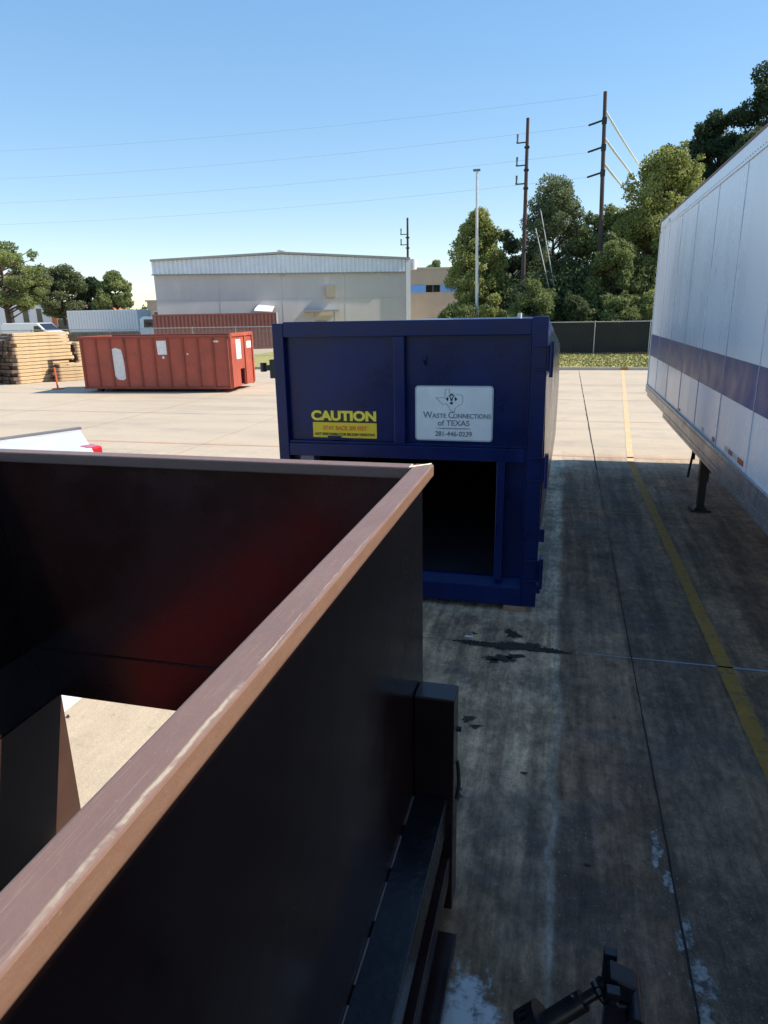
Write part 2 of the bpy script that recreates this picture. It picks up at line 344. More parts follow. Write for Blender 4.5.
def struct(name, mb, m):
    o = tag(obj(name, mb, m, fix=False), kind='structure')
    if getattr(mb, 'soft', False):
        at = o.data.attributes.new('mask', 'FLOAT', 'POINT'); at.data.foreach_set('value', [1.0]+[0.0]*(len(o.data.vertices)-1))
    return o
def soften(name, s=20, lo=.42, hi=.62):
    m = MATS[name]; n = m.node_tree.nodes; l = m.node_tree.links; b = n['Principled BSDF']
    at = n.new('ShaderNodeAttribute'); at.attribute_name = 'mask'; tc = n.new('ShaderNodeTexCoord')
    no = n.new('ShaderNodeTexNoise'); no.inputs['Scale'].default_value = s; no.inputs['Detail'].default_value = 8; no.inputs['Roughness'].default_value = .75; l.new(tc.outputs['Object'], no.inputs['Vector'])
    mp = n.new('ShaderNodeMapRange'); mp.inputs[1].default_value = 0; mp.inputs[2].default_value = .75; mp.inputs[3].default_value = -.18; mp.inputs[4].default_value = .16; l.new(at.outputs['Fac'], mp.inputs[0])
    ad = n.new('ShaderNodeMath'); l.new(no.outputs['Fac'], ad.inputs[0]); l.new(mp.outputs[0], ad.inputs[1])
    mr = n.new('ShaderNodeMapRange'); mr.interpolation_type = 'SMOOTHSTEP'; mr.inputs[1].default_value = lo; mr.inputs[2].default_value = hi; l.new(ad.outputs[0], mr.inputs[0]); l.new(mr.outputs[0], b.inputs['Alpha'])
def copy_tree(o, parent=None):
    c = o.copy(); COL.objects.link(c)
    if parent: c.parent = parent
    for ch in list(o.children): copy_tree(ch, c)
    return c
def text_mesh(body, size, offset=0.0, align='CENTER', sx=1.0, extrude=0.0008, space=1.0):
    cu = bpy.data.curves.new('lettering', 'FONT'); cu.body = body; cu.size = size; cu.offset = offset; cu.align_x = align; cu.align_y = 'CENTER'; cu.extrude = extrude; cu.space_character = space
    t = bpy.data.objects.new('lettering', cu); COL.objects.link(t)
    dg = bpy.context.evaluated_depsgraph_get(); me = bpy.data.meshes.new_from_object(t.evaluated_get(dg)); bpy.data.objects.remove(t)
    me.transform(Matrix.Diagonal((sx, 1, 1, 1))); return me
def put_text(name, me, m, parent, x, y, z):
    """text standing upright facing -Y at a point of the parent thing's frame (world coordinates)"""
    me.transform(Matrix.Translation((x, y, z)) @ Matrix.Rotation(R_(90), 4, 'X'))
    return obj(name, me, m, parent)
def wobbly(x0, y0, x1, y1, w, seg=24, jit=.3, z=.004, seed=1, taper=True):
    r = random.Random(seed); L = []; Rr = []
    d = Vector((x1-x0, y1-y0)); nrm = Vector((-d.y, d.x)).normalized()
    for i in range(seg+1):
        t = i/seg; p = Vector((x0, y0))+d*t; ww = w/2*(1+jit*r.uniform(-1, 1))*(min(1, 6*t+.15, 6*(1-t)+.15) if taper else 1)
        c = nrm*w*jit*r.uniform(-.5, .5)
        L.append((*(p+nrm*ww+c), z)); Rr.append((*(p-nrm*ww+c), z))
    mb = MB(); n = seg+1; mb.add(L+Rr, [(i, i+1, n+i+1, n+i) for i in range(seg)]); return mb
def blob(cx, cy, rx, ry, z=.005, seed=1, n=40, jit=.35):
    r = random.Random(seed); ph = [r.uniform(0, 6.28) for _ in range(6)]; pts = []
    for i in range(n):
        w = 2*math.pi*i/n; k = 1+jit*sum(math.sin((j+2)*w+ph[j])/(j+1.5) for j in range(6))*.6+r.uniform(-.06, .06)
        pts.append((cx+rx*k*math.cos(w), cy+ry*k*math.sin(w), z))
    mb = MB().add([(cx, cy, z)]+pts, [(0, 1+i, 1+(i+1) % n) for i in range(n)]); mb.soft = True; return mb

# ------------------------------------------------------------------ ground
struct('terrain', MB().poly([(-1500, -1500, -.03), (1500, -1500, -.03), (1500, 2500, -.03), (-1500, 2500, -.03)]), 'grass')
struct('concrete_lot', MB().poly([(-70, -40, 0), (45, -40, 0), (45, 33, 0), (-20.6, 33, 0), (-22.6, 28.3, 0), (-70, 28.3, 0)]), 'concrete')
struct('far_yard', MB().poly([(-110, 44, 0.0), (-8, 44, 0.0), (-8, 130, 0.0), (-110, 130, 0.0)]), 'concrete')
g = MB(); g.box(-20.4, 45, 33.0, 33.16, -.05, .13); struct('kerb', g, 'kerb_concrete')
struct('grass_verge', MB().poly([(-20.4, 33.16, .11), (45, 33.16, .11), (45, 60, .11), (-20.4, 60, .11)]).poly([(-70, 28.4, .05), (-22.7, 28.4, .05), (-20.4, 33.3, .05), (-20.4, 43.9, .05), (-70, 43.9, .05)]), 'grass')
# grass tufts near the kerb
gt = MB()
for i in range(5200):
    x = rnd.uniform(-1, 6) if i % 3 else rnd.uniform(-24, -15); y = rnd.uniform(33.2, 42.5) if x > -10 else rnd.uniform(29, 40)
    h = rnd.uniform(.03, .10); a = rnd.uniform(0, 6.28); dx, dy = .05*math.cos(a), .05*math.sin(a); zz = .05 if x < -10 else .11
    gt.add([(x-dx, y-dy, zz), (x+dx, y+dy, zz), (x+rnd.uniform(-.06, .06), y, zz+h)], [(0, 1, 2)])
tag(obj('grass', gt, 'grass', fix=False), 'yellowing green grass along the verge in front of the fences', 'grass', kind='stuff')

# painted lines, joints and stains
struct('parking_line', wobbly(1.40, -2, 1.29, 12.95, .112, 60, .05, .004, 3, False), 'yellow_line')
struct('parking_line', wobbly(1.29, 12.95, 2.62, 33, .12, 40, .08, .004, 4, False), 'orange_line')
struct('parking_line', wobbly(-3.57, 3.2, -3.57, 5.6, .52, 12, .03, .004, 5, False), 'white_paint')
m = MB(); m.box(2.55, 2.85, 32.99, 33.17, .0, .134); struct('kerb_paint', m, 'yellow_line')
struct('pavement_joint', wobbly(.285, 5.235, 12, 5.26, .034, 60, .14, .004, 6), 'sealant')
struct('pavement_joint', wobbly(-.80, 5.235, .20, 5.215, .075, 130, .32, .004, 8), 'joint_dark')
struct('pavement_joint', wobbly(-6, 5.24, -.80, 5.235, .012, 30, .4, .004, 9), 'joint_dark')
struct('pavement_joint', wobbly(.655, -3, .66, 9.4, .010, 140, .35, .0045, 10), 'joint_dark')
struct('pavement_joint', wobbly(.66, 9.4, .72, 33, .022, 60, .3, .0045, 11), 'joint_dark')
for i, yy in enumerate((9.42, 17.6, 21.9, 26.2)):
    struct('pavement_joint', wobbly(-60, yy, 30, yy+.05, .014 if i == 0 else .03, 80, .3, .004, 12+i), 'rust_line')
struct('pavement_joint', wobbly(-60, 13.25, 30, 13.3, .11, 120, .25, .004, 19), 'rust_line')
for i, xx in enumerate((-3.45-4.1, -11.7, -15.8, 4.8, 8.9)):
    struct('pavement_joint', wobbly(xx, -3, xx, 33, .015, 60, .3, .004, 30+i), 'rust_line')
for i, (x, y, rx, ry) in enumerate(((-.30, 5.46, .08, .10), (-.36, 5.00, .12, .08), (-.25, 5.06, .09, .05), (-.42, 4.95, .06, .04), (-.50, 4.10, .06, .04), (-.44, 4.02, .04, .03), (-.30, 5.23, .40, .08), (-.52, 3.3, .10, .12), (-.62, 5.40, .03, .02), (-.1, 3.6, .02, .015), (.25, 2.95, .02, .01), (-3.0, 4.1, .06, .03), (-2.7, 4.9, .1, .03), (-3.25, 3.5, .02, .02))):
    struct('floor_stain', blob(x, y, rx, ry, .0052, 50+i, 36, .6), 'stain')
struct('floor_stain', blob(-.66, 5.33, .035, .018, .0058, 90), 'primer_white')
for i, (x, y, rx, ry) in enumerate(((.60, 3.14, .05, .17), (.635, 2.94, .035, .15), (.665, 2.62, .05, .15), (.70, 2.42, .075, .17), (.68, 2.18, .09, .2))):
    struct('salt_deposit', blob(x, y, rx, ry, .0036, 70+i, 50, .5), 'salt')
soften('salt'); soften('stain', 30, .36, .50)
wm = bpy.data.materials.new('water'); wm.use_nodes = True; MATS['water'] = wm
wb = wm.node_tree.nodes['Principled BSDF']; wb.inputs['Base Color'].default_value = (.52, .50, .48, 1); wb.inputs['Roughness'].default_value = .08; wb.inputs['Specular IOR Level'].default_value = .9
soften('water', 9, .40, .60)
struct('puddle', blob(-.27, 1.95, .24, .38, .006, 5, 90, .3), 'water')

# ------------------------------------------------------------------ the dark brown bin in the foreground
tb = thing('roll_off_bin', 'dark brown open-topped steel bin with pale scuffed rim, filling the left foreground', 'waste container', (-1.6, 1, 0), world=True)
Y0, Y1 = -3.2, 2.66        # inside of the ends
p = MB(); p.box(-.545, -.535, Y0, 2.675, .16, 2.055); obj('side_wall', p, 'bin_paint', tb)
p = MB(); p.box(-2.69, -2.68, Y0, 2.675, .98, 2.055); obj('side_wall', p, 'bin_paint', tb)
p = MB(); p.add([(-2.68, Y0, 1.0), (-2.68, 2.66, 1.0), (-2.5, 2.66, .79), (-2.5, Y0, .79), (-2.70, Y0, 1.0), (-2.70, 2.66, 1.0), (-2.52, 2.66, .75), (-2.52, Y0, .75)], [(0, 1, 2, 3), (4, 7, 6, 5), (1, 5, 6, 2), (0, 3, 7, 4)])
obj('sloped_ledge', p, 'bin_paint', tb)
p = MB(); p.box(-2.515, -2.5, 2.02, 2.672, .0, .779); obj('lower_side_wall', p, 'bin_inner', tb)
p = MB(); p.box(-2.515, -2.5, Y0, 2.018, .0, .779); obj('lower_side_wall', p, 'bin_red_bounce', tb, label='unseen lower wall stretch reddened to reflect in the end wall')
p = MB(); p.box(-2.68, -.545, 2.662, 2.672, .778, 2.055); obj('end_wall', p, 'bin_gloss', tb)
p = MB(); p.box(-2.69, -.535, Y0-.012, Y0-.002, .16, 2.055); obj('end_wall', p, 'bin_paint', tb)
p = MB(); p.box(-2.5, -.55, Y0, 1.9, .14, .16); obj('floor_plate', p, 'bin_paint', tb)
def ztube(name, x0, x1, y0, y1, parent=tb): 
    q = MB(); q.box(x0, x1, y0, y1, 2.05, 2.10); return obj(name, q, 'rim_worn', parent, bevel=.006)
r1 = ztube('top_rail', -.568, -.490, Y0-.03, 2.69)
ztube('top_rail', -2.735, -2.655, Y0-.03, 2.69)
ztube('top_rail', -2.655, -.5685, 2.615, 2.6885)
ztube('top_rail', -2.655, -.5685, Y0-.03, Y0+.045)
p = MB(); p.tube([(-.50, 2.6825, 2.102), (-.575, 2.61, 2.102)], .004, 6); p.tube([(-.575, 2.66, 2.1015), (-.575, 2.60, 2.1015)], .0035, 6); obj('weld_bead', p, 'bin_scuff', tb)
p = MB(); p.tube([(-2.68, 2.659, 1.045), (-.546, 2.659, 1.05)], .0045, 6); p.tube([(-2.676, 2.656, 1.0), (-2.676, 2.656, 2.05)], .005, 6); obj('weld_bead', p, 'bin_paint', tb)
# outside: ribs, ledge and lower rails of the right wall
for yy in (2.47, .2, -1.4, -3.0):
    p = MB(); p.box(-.534, -.362, yy, yy+.13, .06, 1.15); obj('rib', p, 'bin_paint', tb, bevel=.006)
p = MB(); p.box(-.534, -.388, Y0, 2.469, .648, .668); p.box(-.402, -.388, Y0, 2.469, .50, .647); lg = obj('ledge', p, 'bin_ledge', tb, bevel=.004)
p = MB()
for k in range(14):
    y = 2.44-k*.24; p.tube([(-.532, y, .672), (-.532, y-.17, .672)], .0045, 6)
obj('weld_bead', p, 'weld', lg)
p = MB(); p.box(-.534, -.372, Y0, 2.469, .24, .36); obj('lower_rail', p, 'bin_paint', tb, bevel=.006)
p = MB(); p.box(-.534, -.315, Y0, 2.3, .05, .12); obj('lower_rail', p, 'bin_paint', tb, bevel=.006)
for xx in (-.9, -2.2):
    p = MB(); p.box(xx-.04, xx+.04, Y0, 1.9, .0, .14); obj('skid', p, 'bin_paint', tb)
p = MB(); p.tube([(-.358, 2.5, 1.0), (-.335, 2.5, 1.0)], .012, 10); obj('bolt', p, 'black_steel', tb)
p = MB(); p.tube([(-.350, 2.5, .84), (-.345, 2.5, .80), (-.338, 2.48, .74), (-.345, 2.46, .68)], .008, 8); obj('hook', p, 'black_steel', tb)

# ------------------------------------------------------------------ screw jack standing by the bin
tj = thing('screw_jack', 'black steel turnbuckle on a square post beside the brown bin', 'turnbuckle', (.2, 1.3, 0), world=True)
A = Vector((.19, 1.30, 1.195)); Bv = Vector((-.50, 1.10, .62)); d = (Bv-A).normalized()
p = MB(); p.box(.176, .240, 1.272, 1.33, .012, 1.16); obj('post', p, 'jack_black', tj, bevel=.004)
p = MB(); p.box(.10, .30, 1.2, 1.4, 0.006, .018); obj('foot_plate', p, 'jack_black', tj, bevel=.002)
p = MB(); p.prism([(.166, 1.18), (.226, 1.165), (.240, 1.215), (.180, 1.232)], 1.275, 1.328); obj('clevis_block', p, 'jack_black', tj, bevel=.006)
p = MB(); p.box(.17, .20, 1.24, 1.262, 1.12, 1.23); p.box(.17, .20, 1.338, 1.36, 1.12, 1.23); p.tube([(.185, 1.23, 1.20), (.185, 1.37, 1.20)], .014, 12); p.tube([(.238, 1.24, 1.15), (.238, 1.36, 1.15)], .02, 12); obj('clevis', p, 'jack_black', tj, bevel=.002)
p = MB()
for k in range(14):
    w = 2*math.pi*k/14; w2 = 2*math.pi*(k+1)/14; c = A+d*.035
    a1 = Vector((0, 1, 0)); a2 = d.cross(a1).normalized(); a1 = a2.cross(d)
    if k < 10: p.tube([c+.03*(math.cos(w)*a1+math.sin(w)*a2), c+.03*(math.cos(w2)*a1+math.sin(w2)*a2)], .009, 8)
obj('eye_ring', p, 'jack_steel', tj)
p = MB(); p.tube([A+d*.02, A+d*.16], .013, 12); obj('threaded_rod', p, 'jack_steel', tj)
p = MB(); p.tube([A+d*.085, A+d*.20], .0235, 24); bs = obj('sleeve', p, 'jack_steel', tj)
p = MB(); p.tube([A+d*.12+Vector((0, 0, .02)), A+d*.12+Vector((0, 0, .036))], .004, 8); obj('grease_nipple', p, 'jack_steel', bs)
p = MB(); p.tube([A+d*.195, A+d*.215], .054, 32); p.tube([A+d*.235, A+d*.25], .054, 32); rt = obj('ratchet_wheel', p, 'jack_black', tj, bevel=.002)
p = MB()
for k in range(16):
    w = 2*math.pi*k/16; c = a1*math.cos(w)+a2*math.sin(w); p.beam(A+d*.215+c*.048, A+d*.236+c*.048, .007, .010)
obj('tooth', p, 'jack_steel', rt)
p = MB(); p.tube([A+d*.25, A+d*.40], .0255, 24); obj('sleeve', p, 'jack_steel', tj)
p = MB(); p.tube([A+d*.395, A+d*.45], .030, 24); p.tube([A+d*.45, A+d*.87], .016, 12); obj('threaded_rod', p, 'jack_black', tj)
p = MB(); p.tube([(.12, 1.33, .96), (.17, 1.30, .98)], .022, 12); obj('knob', p, 'jack_black', tj)

# ------------------------------------------------------------------ blue container
tc = thing('blue_roll_off_container', 'dark blue steel roll-off container with caution sticker and white company sign', 'waste container', (-1.35, 5.93, 0), world=True)
F = 5.93
def bx(name, x0, x1, y0, y1, z0, z1, m='blue_paint', par=tc, bev=.006, **k):
    q = MB(); q.box(x0, x1, y0, y1, z0, z1); return obj(name, q, m, par, bevel=bev, **k)
bx('frame_post', -2.575, -2.47, F, F+.13, .06, 2.62)
bx('frame_post', -.262, -.13, F, F+.13, .06, 2.645)
p = MB(); p.box(-.275, -.263, F-.004, F+.07, .22, 2.50); obj('frame_lip', p, 'blue_paint', tc)
bx('top_beam', -2.469, -.263, F+.002, F+.13, 2.50, 2.632)
bx('mid_beam', -2.469, -.276, F+.004, F+.12, 1.415, 1.535)
bx('mid_beam_shelf', -2.469, -.276, F+.02, F+.12, 1.536, 1.556, bev=.003)
bx('centre_post', -1.445, -1.345, F+.003, F+.11, 1.557, 2.499)
bx('upper_panel', -2.469, -1.446, F+.065, F+.075, 1.557, 2.499, bev=0)
bx('upper_panel', -1.344, -.276, F+.065, F+.075, 1.557, 2.499, bev=0)
bx('bottom_beam', -2.469, -.263, F+.002, F+.14, .06, .235)
p = MB(); p.add([(-2.469, F+.003, .236), (-.276, F+.003, .236), (-.276, F+.09, .30), (-2.469, F+.09, .30), (-2.469, F+.14, .236), (-.276, F+.14, .236), (-2.469, F+.14, .30), (-.276, F+.14, .30)], [(0, 1, 2, 3), (3, 2, 7, 6), (6, 7, 5, 4)]); obj('sill_plate', p, 'blue_paint', tc)
bx('opening_post', -.52, -.445, F+.006, F+.25, .301, 1.414)
bx('side_panel', -.444, -.277, F+.10, F+.11, .301, 1.414, bev=0)
bx('side_panel', -2.468, -2.375, F+.10, F+.11, .301, 1.414, m='blue_inside', bev=0)
bx('opening_post', -2.374, -2.235, F+.03, F+.2, .301, 1.414, m='grey_plate')
for z in (1.14, .62):
    p = MB(); p.tube([(-.443, F+.06, z+.06), (-.39, F+.03, z), (-.443, F+.06, z-.06)], .008, 8); obj('hook', p, 'blue_paint', tc)
p = MB(); p.tube([(-1.18, F+.06, 2.30), (-1.18, F+.02, 2.27), (-1.17, F+.02, 2.24)], .012, 8); obj('hook', p, 'blue_paint', tc)
p = MB(); p.box(-1.2, -1.16, F+.04, F+.064, 2.26, 2.33); obj('hook_plate', p, 'blue_paint', tc)
p = MB(); p.box(-2.1, -1.97, F+.055, F+.064, 1.575, 1.60); p.tube([(-2.05, F+.05, 1.565), (-1.95, F+.045, 1.572), (-1.90, F+.05, 1.562)], .008, 8); obj('weld_tab', p, 'blue_paint', tc)
for z0, z1 in ((2.21, 2.42), (1.26, 1.475), (.32, .53)):
    h = bx('hinge', -.112, -.078, F-.035, F+.10, z0-.02, z1+.015, bev=.008)
    p = MB(); p.box(-.235, -.112, F-.03, F-.001, z1-.018, z1); p.box(-.235, -.112, F-.03, F-.001, z0, z0+.018); p.box(-.130, -.112, F-.034, F-.002, z0+.0185, z1-.0185); obj('hinge_strap', p, 'blue_paint', h, bevel=.003)
    p = MB(); p.tube([(-.093, F-.05, z0-.05), (-.093, F-.05, z1+.03)], .016, 12); obj('hinge_pin', p, 'blue_paint', h)
for a, b, c, d_ in ((-.128, -.080, .70, .82), (-.128, -.095, .20, .28)): obj('latch_tab', MB().box(a, b, F+.0, F+.08, c, d_), 'blue_paint', tc, bevel=.004)
# left latch
p = MB(); p.box(-2.63, -2.575, F+.02, F+.08, 2.13, 2.30); p.box(-2.70, -2.63, F+.03, F+.06, 2.20, 2.25); p.tube([(-2.70, F+.045, 2.19), (-2.70, F+.045, 2.27)], .03, 12); obj('latch', p, 'black_steel', tc, bevel=.004)
p = MB(); p.tube([(-.37, 6.0, 2.632), (-.37, 6.0, 2.675)], .018, 10); obj('lifting_lug', p, 'primer_white', tc)
# body behind the frame: eight-sided tube, wide in the middle
sec = [(-2.44, .14), (-.20, .14), (-.060, .62), (-.050, 1.50), (-.065, 2.14), (-.28, 2.585), (-2.40, 2.585), (-2.63, 2.14), (-2.65, 1.5), (-2.63, .62)]
ins = [(-2.42, .17), (-.22, .17), (-.19, .63), (-.19, 1.50), (-.19, 2.13), (-.32, 2.555), (-2.38, 2.555), (-2.52, 2.13), (-2.52, 1.5), (-2.52, .63)]
n = len(sec); ya, yb = F+.131, 12.1
fr = [(x-.068 if x > -.15 else (x+.068 if x < -2.5 else x), z) for x, z in sec]
vs = [(x, ya, z) for x, z in fr]+[(x, yb, z) for x, z in sec]
p = MB(); p.add(vs, [(i, (i+1) % n, n+(i+1) % n, n+i) for i in range(n)]+[tuple(range(n, 2*n))]); obj('body_shell', p, 'blue_side', tc)
vs = [(x, ya, z) for x, z in ins]+[(x, yb-.03, z) for x, z in ins]
p = MB(); p.add(vs, [(i, (i+1) % n, n+(i+1) % n, n+i) for i in range(n)]+[tuple(range(n, 2*n))]); obj('inner_lining', p, 'blue_inside', tc)
for xx in (-.75, -1.95):
    p = MB(); p.box(xx-.05, xx+.05, F+.2, 12.0, .0, .138); obj('skid', p, 'black_steel', tc)
for xx in (-1.0, ):
    p = MB(); p.tube([(xx-.06, F+.12, .06), (xx+.06, F+.12, .06)], .055, 14); obj('ground_roller', p, 'black_steel', tc)
# caution sticker
ys = F+.0625
st = bx('caution_sticker', -2.245, -1.625, ys, ys+.002, 1.583, 1.725, m='sticker_yellow', bev=0)
q = MB(); q.box(-2.24, -1.64, ys, ys+.002, 1.7255, 1.835); obj('sticker_band', q, 'sticker_black', st)
put_text('lettering', text_mesh('CAUTION', .118, .006, sx=1.18), 'lettering_yellow', st, -1.94, ys-.0015, 1.784)
put_text('lettering', text_mesh('STAY BACK 200 FEET', .053, .0012, sx=.86), 'sticker_red', st, -1.93, ys-.0015, 1.672)
put_text('lettering', text_mesh('NOT RESPONSIBLE FOR BROKEN WINDOWS', .0335, .0008, sx=.86), 'sticker_black', st, -1.935, ys-.0015, 1.615)
# company sign, rounded corners
def rrect(x0, x1, z0, z1, r, k=6):
    P = []
    for cx, cz, a in ((x1-r, z1-r, 0), (x0+r, z1-r, 90), (x0+r, z0+r, 180), (x1-r, z0+r, 270)):
        for i in range(k+1):
            w = R_(a+90*i/k); P.append((cx+r*math.cos(w), cz+r*math.sin(w)))
    return P
p = MB(); p.prism(rrect(-1.262, -.568, 1.583, 2.072, .03), ys-.006, ys+.002); sg = obj('company_sign', p, 'sign_edge', tc)
p = MB(); p.prism(rrect(-1.25, -.58, 1.595, 2.06, .024), ys-.008, ys-.0062); obj('sign_face', p, 'sign_white', sg)
yt = ys-.0095; cxs = -.915
put_text('lettering', text_mesh('W', .082, .0008, sx=.95), 'sign_grey', sg, -1.148, yt, 1.812)
put_text('lettering', text_mesh('ASTE', .056, .0008, sx=1.0), 'sign_grey', sg, -1.043, yt, 1.806)
put_text('lettering', text_mesh('C', .082, .0008, sx=.95), 'sign_grey', sg, -.937, yt, 1.812)
put_text('lettering', text_mesh('ONNECTIONS', .056, .0008, sx=.92), 'sign_grey', sg, -.752, yt, 1.806)
put_text('lettering', text_mesh('of TEXAS', .068, .0008, sx=1.05), 'sign_grey', sg, cxs, yt, 1.742)
p = MB(); p.box(-1.07, -.76, yt, yt+.001, 1.700, 1.7015); p.box(-1.07, -.76, yt, yt+.001, 1.690, 1.6915); p.box(-1.04, -.79, yt, yt+.001, 1.694, 1.6975); obj('rule_line', p, 'sign_grey', sg)
put_text('lettering', text_mesh('281-446-0239', .062, .0008, sx=.95), 'sign_grey', sg, cxs, yt, 1.645)
tx = [(-.045, .105), (-.010, .105), (-.010, .060), (.020, .048), (.05, .052), (.085, .045), (.10, .035), (.105, -.02), (.095, -.045), (.055, -.075), (.035, -.10), (.038, -.135), (.005, -.120), (-.015, -.075), (-.035, -.045), (-.06, -.055), (-.085, -.03), (-.125, .015), (-.045, .015)]
p = MB(); cz = 1.955
for i in range(len(tx)):
    a, b = tx[i], tx[(i+1) % len(tx)]; p.beam((-.945+a[0]*1.05, yt, cz+a[1]*.85), (-.945+b[0]*1.05, yt, cz+b[1]*.85), .0016, .0032, up=(0, 1, 0))
obj('state_outline', p, 'sign_grey', sg)
p = MB(); ex, ez = -.935, 1.957
def tri(*pts): p.prism([(ex+a*.052, ez+b*.052) for a, b in pts], yt-.001, yt+.0005)
tri((-.12, .88), (0, 1.0), (.12, .88), (.55, .45), (.30, .40), (0, .70), (-.30, .40), (-.55, .45))
tri((-1, 0), (-.62, .38), (-.52, .10), (-.62, -.38)); tri((1, 0), (.62, -.38), (.52, .10), (.62, .38))
tri((-.28, .30), (-.12, .38), (.0, -.05), (.16, .40), (.30, .25), (.12, -.35), (-.10, -.35)); tri((0, -1), (.34, -.62), (.10, -.50), (-.10, -.50), (-.34, -.62))
obj('emblem', p, 'sign_navy', sg)
tag(obj('wood_block', MB().box(-.42, -.215, F+.03, F+.2, 0.0, .058) if False else MB().box(-.42, -.215, F-.0, F+.17, 0.0, .057), 'wood_block', bevel=.004), 'short wooden block wedged under the blue container corner', 'wood block')

# ------------------------------------------------------------------ white semi trailer on the right
tt = thing('semi_trailer', 'long white box trailer with a dark blue stripe, standing along the right side', 'trailer', (2.8, 5, 0), world=True)
TX, TE, TB = 1.5, 13.26, -2.9
bb = bx('box_body', TX, 4.10, TB, TE, 1.26, 4.02, m='trailer_white', par=tt, bev=0)
bx('roof', TX+.02, 4.08, TB+.02, TE-.02, 4.0205, 4.075, m='white_paint', par=tt, bev=0)
for x0, x1 in ((TX-.012, TX-.001), (4.101, 4.112)):
    bx('upper_rail', x0, x1, TB, TE, 3.925, 4.075, m='trailer_alu' if x0 > 4 else 'trailer_white', par=tt, bev=.003)
    q = bx('roof_edge', x0-.006 if x0 < 2 else x0, x1+.03 if x0 < 2 else x1+.006, TB, TE+.004, 4.0755, 4.10, m='trailer_cap', par=tt, bev=.004)
    bx('colour_stripe', x0+.0095 if x0 < 2 else x0, x1-.0002 if x0 < 2 else x1-.0095, TB, TE, 1.885, 2.245, m='trailer_blue', par=tt, bev=0)
    s = -1 if x0 < 2 else 1; xm = TX if x0 < 2 else 4.1
    lr = bx('lower_rail', xm+s*.001, xm+s*.024, TB, TE, 1.245, 1.375, m='trailer_alu', par=tt, bev=.003)
    l2 = bx('lower_rail', xm+s*.001, xm+s*.014, TB, 10.9, 1.115, 1.243, m='trailer_alu', par=tt, bev=.003)
    bx('lower_rail', xm-s*.05, xm+s*.001, 10.9, TE-.1, 1.17, 1.243, m='trailer_alu', par=tt, bev=.003)
q = bx('corner_cap', TX-.02, TX+.06, TE-.05, TE+.012, 3.90, 4.11, m='trailer_cap', par=tt)
bx('corner_post', TX-.014, TX+.03, TE-.06, TE+.006, 1.38, 3.92, m='white_paint', par=tt, bev=.006)
# panel seams with rivets
y = TE-1.15
while y > 1:
    sm = MB(); sm.box(TX-.0045, TX-.0005, y-.006, y+.006, 1.38, 3.92); obj('panel_seam', sm, 'trailer_seam', bb); y -= 1.22
rv = MB()
for i in range(150):
    y = TE-.15-i*.085
    rv.box(TX-.029, TX-.0245, y-.006, y+.006, 1.33, 1.342)
    if y < 10.8: rv.box(TX-.019, TX-.0145, y-.006, y+.006, 1.20, 1.212); rv.box(TX-.019, TX-.0145, y+.03, y+.042, 1.15, 1.162)
    rv.box(TX-.017, TX-.0125, y-.005, y+.005, 3.95, 3.96)
tag(obj('rivet', rv, 'rivet', bb), kind='stuff')
for i, (y0, y1, z0, z1, mm) in enumerate(((6.66, 6.82, 1.415, 1.455, 'tape_white'), (6.50, 6.655, 1.415, 1.455, 'tape_red'), (6.30, 6.495, 1.415, 1.455, 'tape_white'), (6.12, 6.295, 1.41, 1.455, 'tape_red'), (7.9, 8.0, 1.40, 1.44, 'tape_white'), (7.3, 7.4, 1.40, 1.44, 'tape_red'), (9.5, 9.58, 1.40, 1.43, 'tape_red'))):
    bx('reflector_tape', TX-.006, TX-.001, y0, y1, z0, z1, m=mm, par=tt, bev=0)
bx('marker_light', TX-.03, TX-.013, 12.1, 12.25, 3.97, 4.02, m='tape_white', par=tt)
# landing gear
for xx in (1.93, 3.67):
    p = MB(); p.box(xx-.06, xx+.06, 9.73, 9.87, .42, 1.24); lgp = obj('landing_leg', p, 'black_steel', tt, bevel=.004)
    p = MB(); p.box(xx-.045, xx+.045, 9.75, 9.85, .05, .42); obj('inner_leg', p, 'black_steel', lgp, bevel=.003)
    p = MB(); p.box(xx-.13, xx+.13, 9.69, 9.91, .006, .028); p.prism([(xx-.08, .029), (xx+.08, .029), (xx+.05, .08), (xx-.05, .08)], 9.74, 9.86); obj('foot', p, 'black_steel', lgp)
p = MB(); p.tube([(1.99, 9.8, .72), (3.61, 9.8, .72)], .035, 10); p.box(1.99, 2.16, 9.74, 9.86, .55, .70); obj('gear_shaft', p, 'black_steel', tt)
p = MB(); p.tube([(1.90, 9.8, .80), (1.78, 9.8, .80), (1.78, 9.86, .78), (1.745, 9.86, .45)], .016, 8); obj('crank_handle', p, 'black_steel', tt)
p = MB(); p.box(1.77, 1.81, 9.85, 9.9, .70, 1.20); p.beam((1.9, 9.87, .6), (2.6, 9.87, 1.2), .05, .05); obj('brace', p, 'black_steel', tt)
p = MB()
for k in range(36):
    y = TB+.3+k*.42; p.box(TX+.03, 4.07, y, y+.06, 1.14, 1.258)
p.box(2.2, 2.32, TB, TE-.3, 1.0, 1.139); p.box(3.28, 3.4, TB, TE-.3, 1.0, 1.139); obj('chassis', p, 'black_steel', tt)
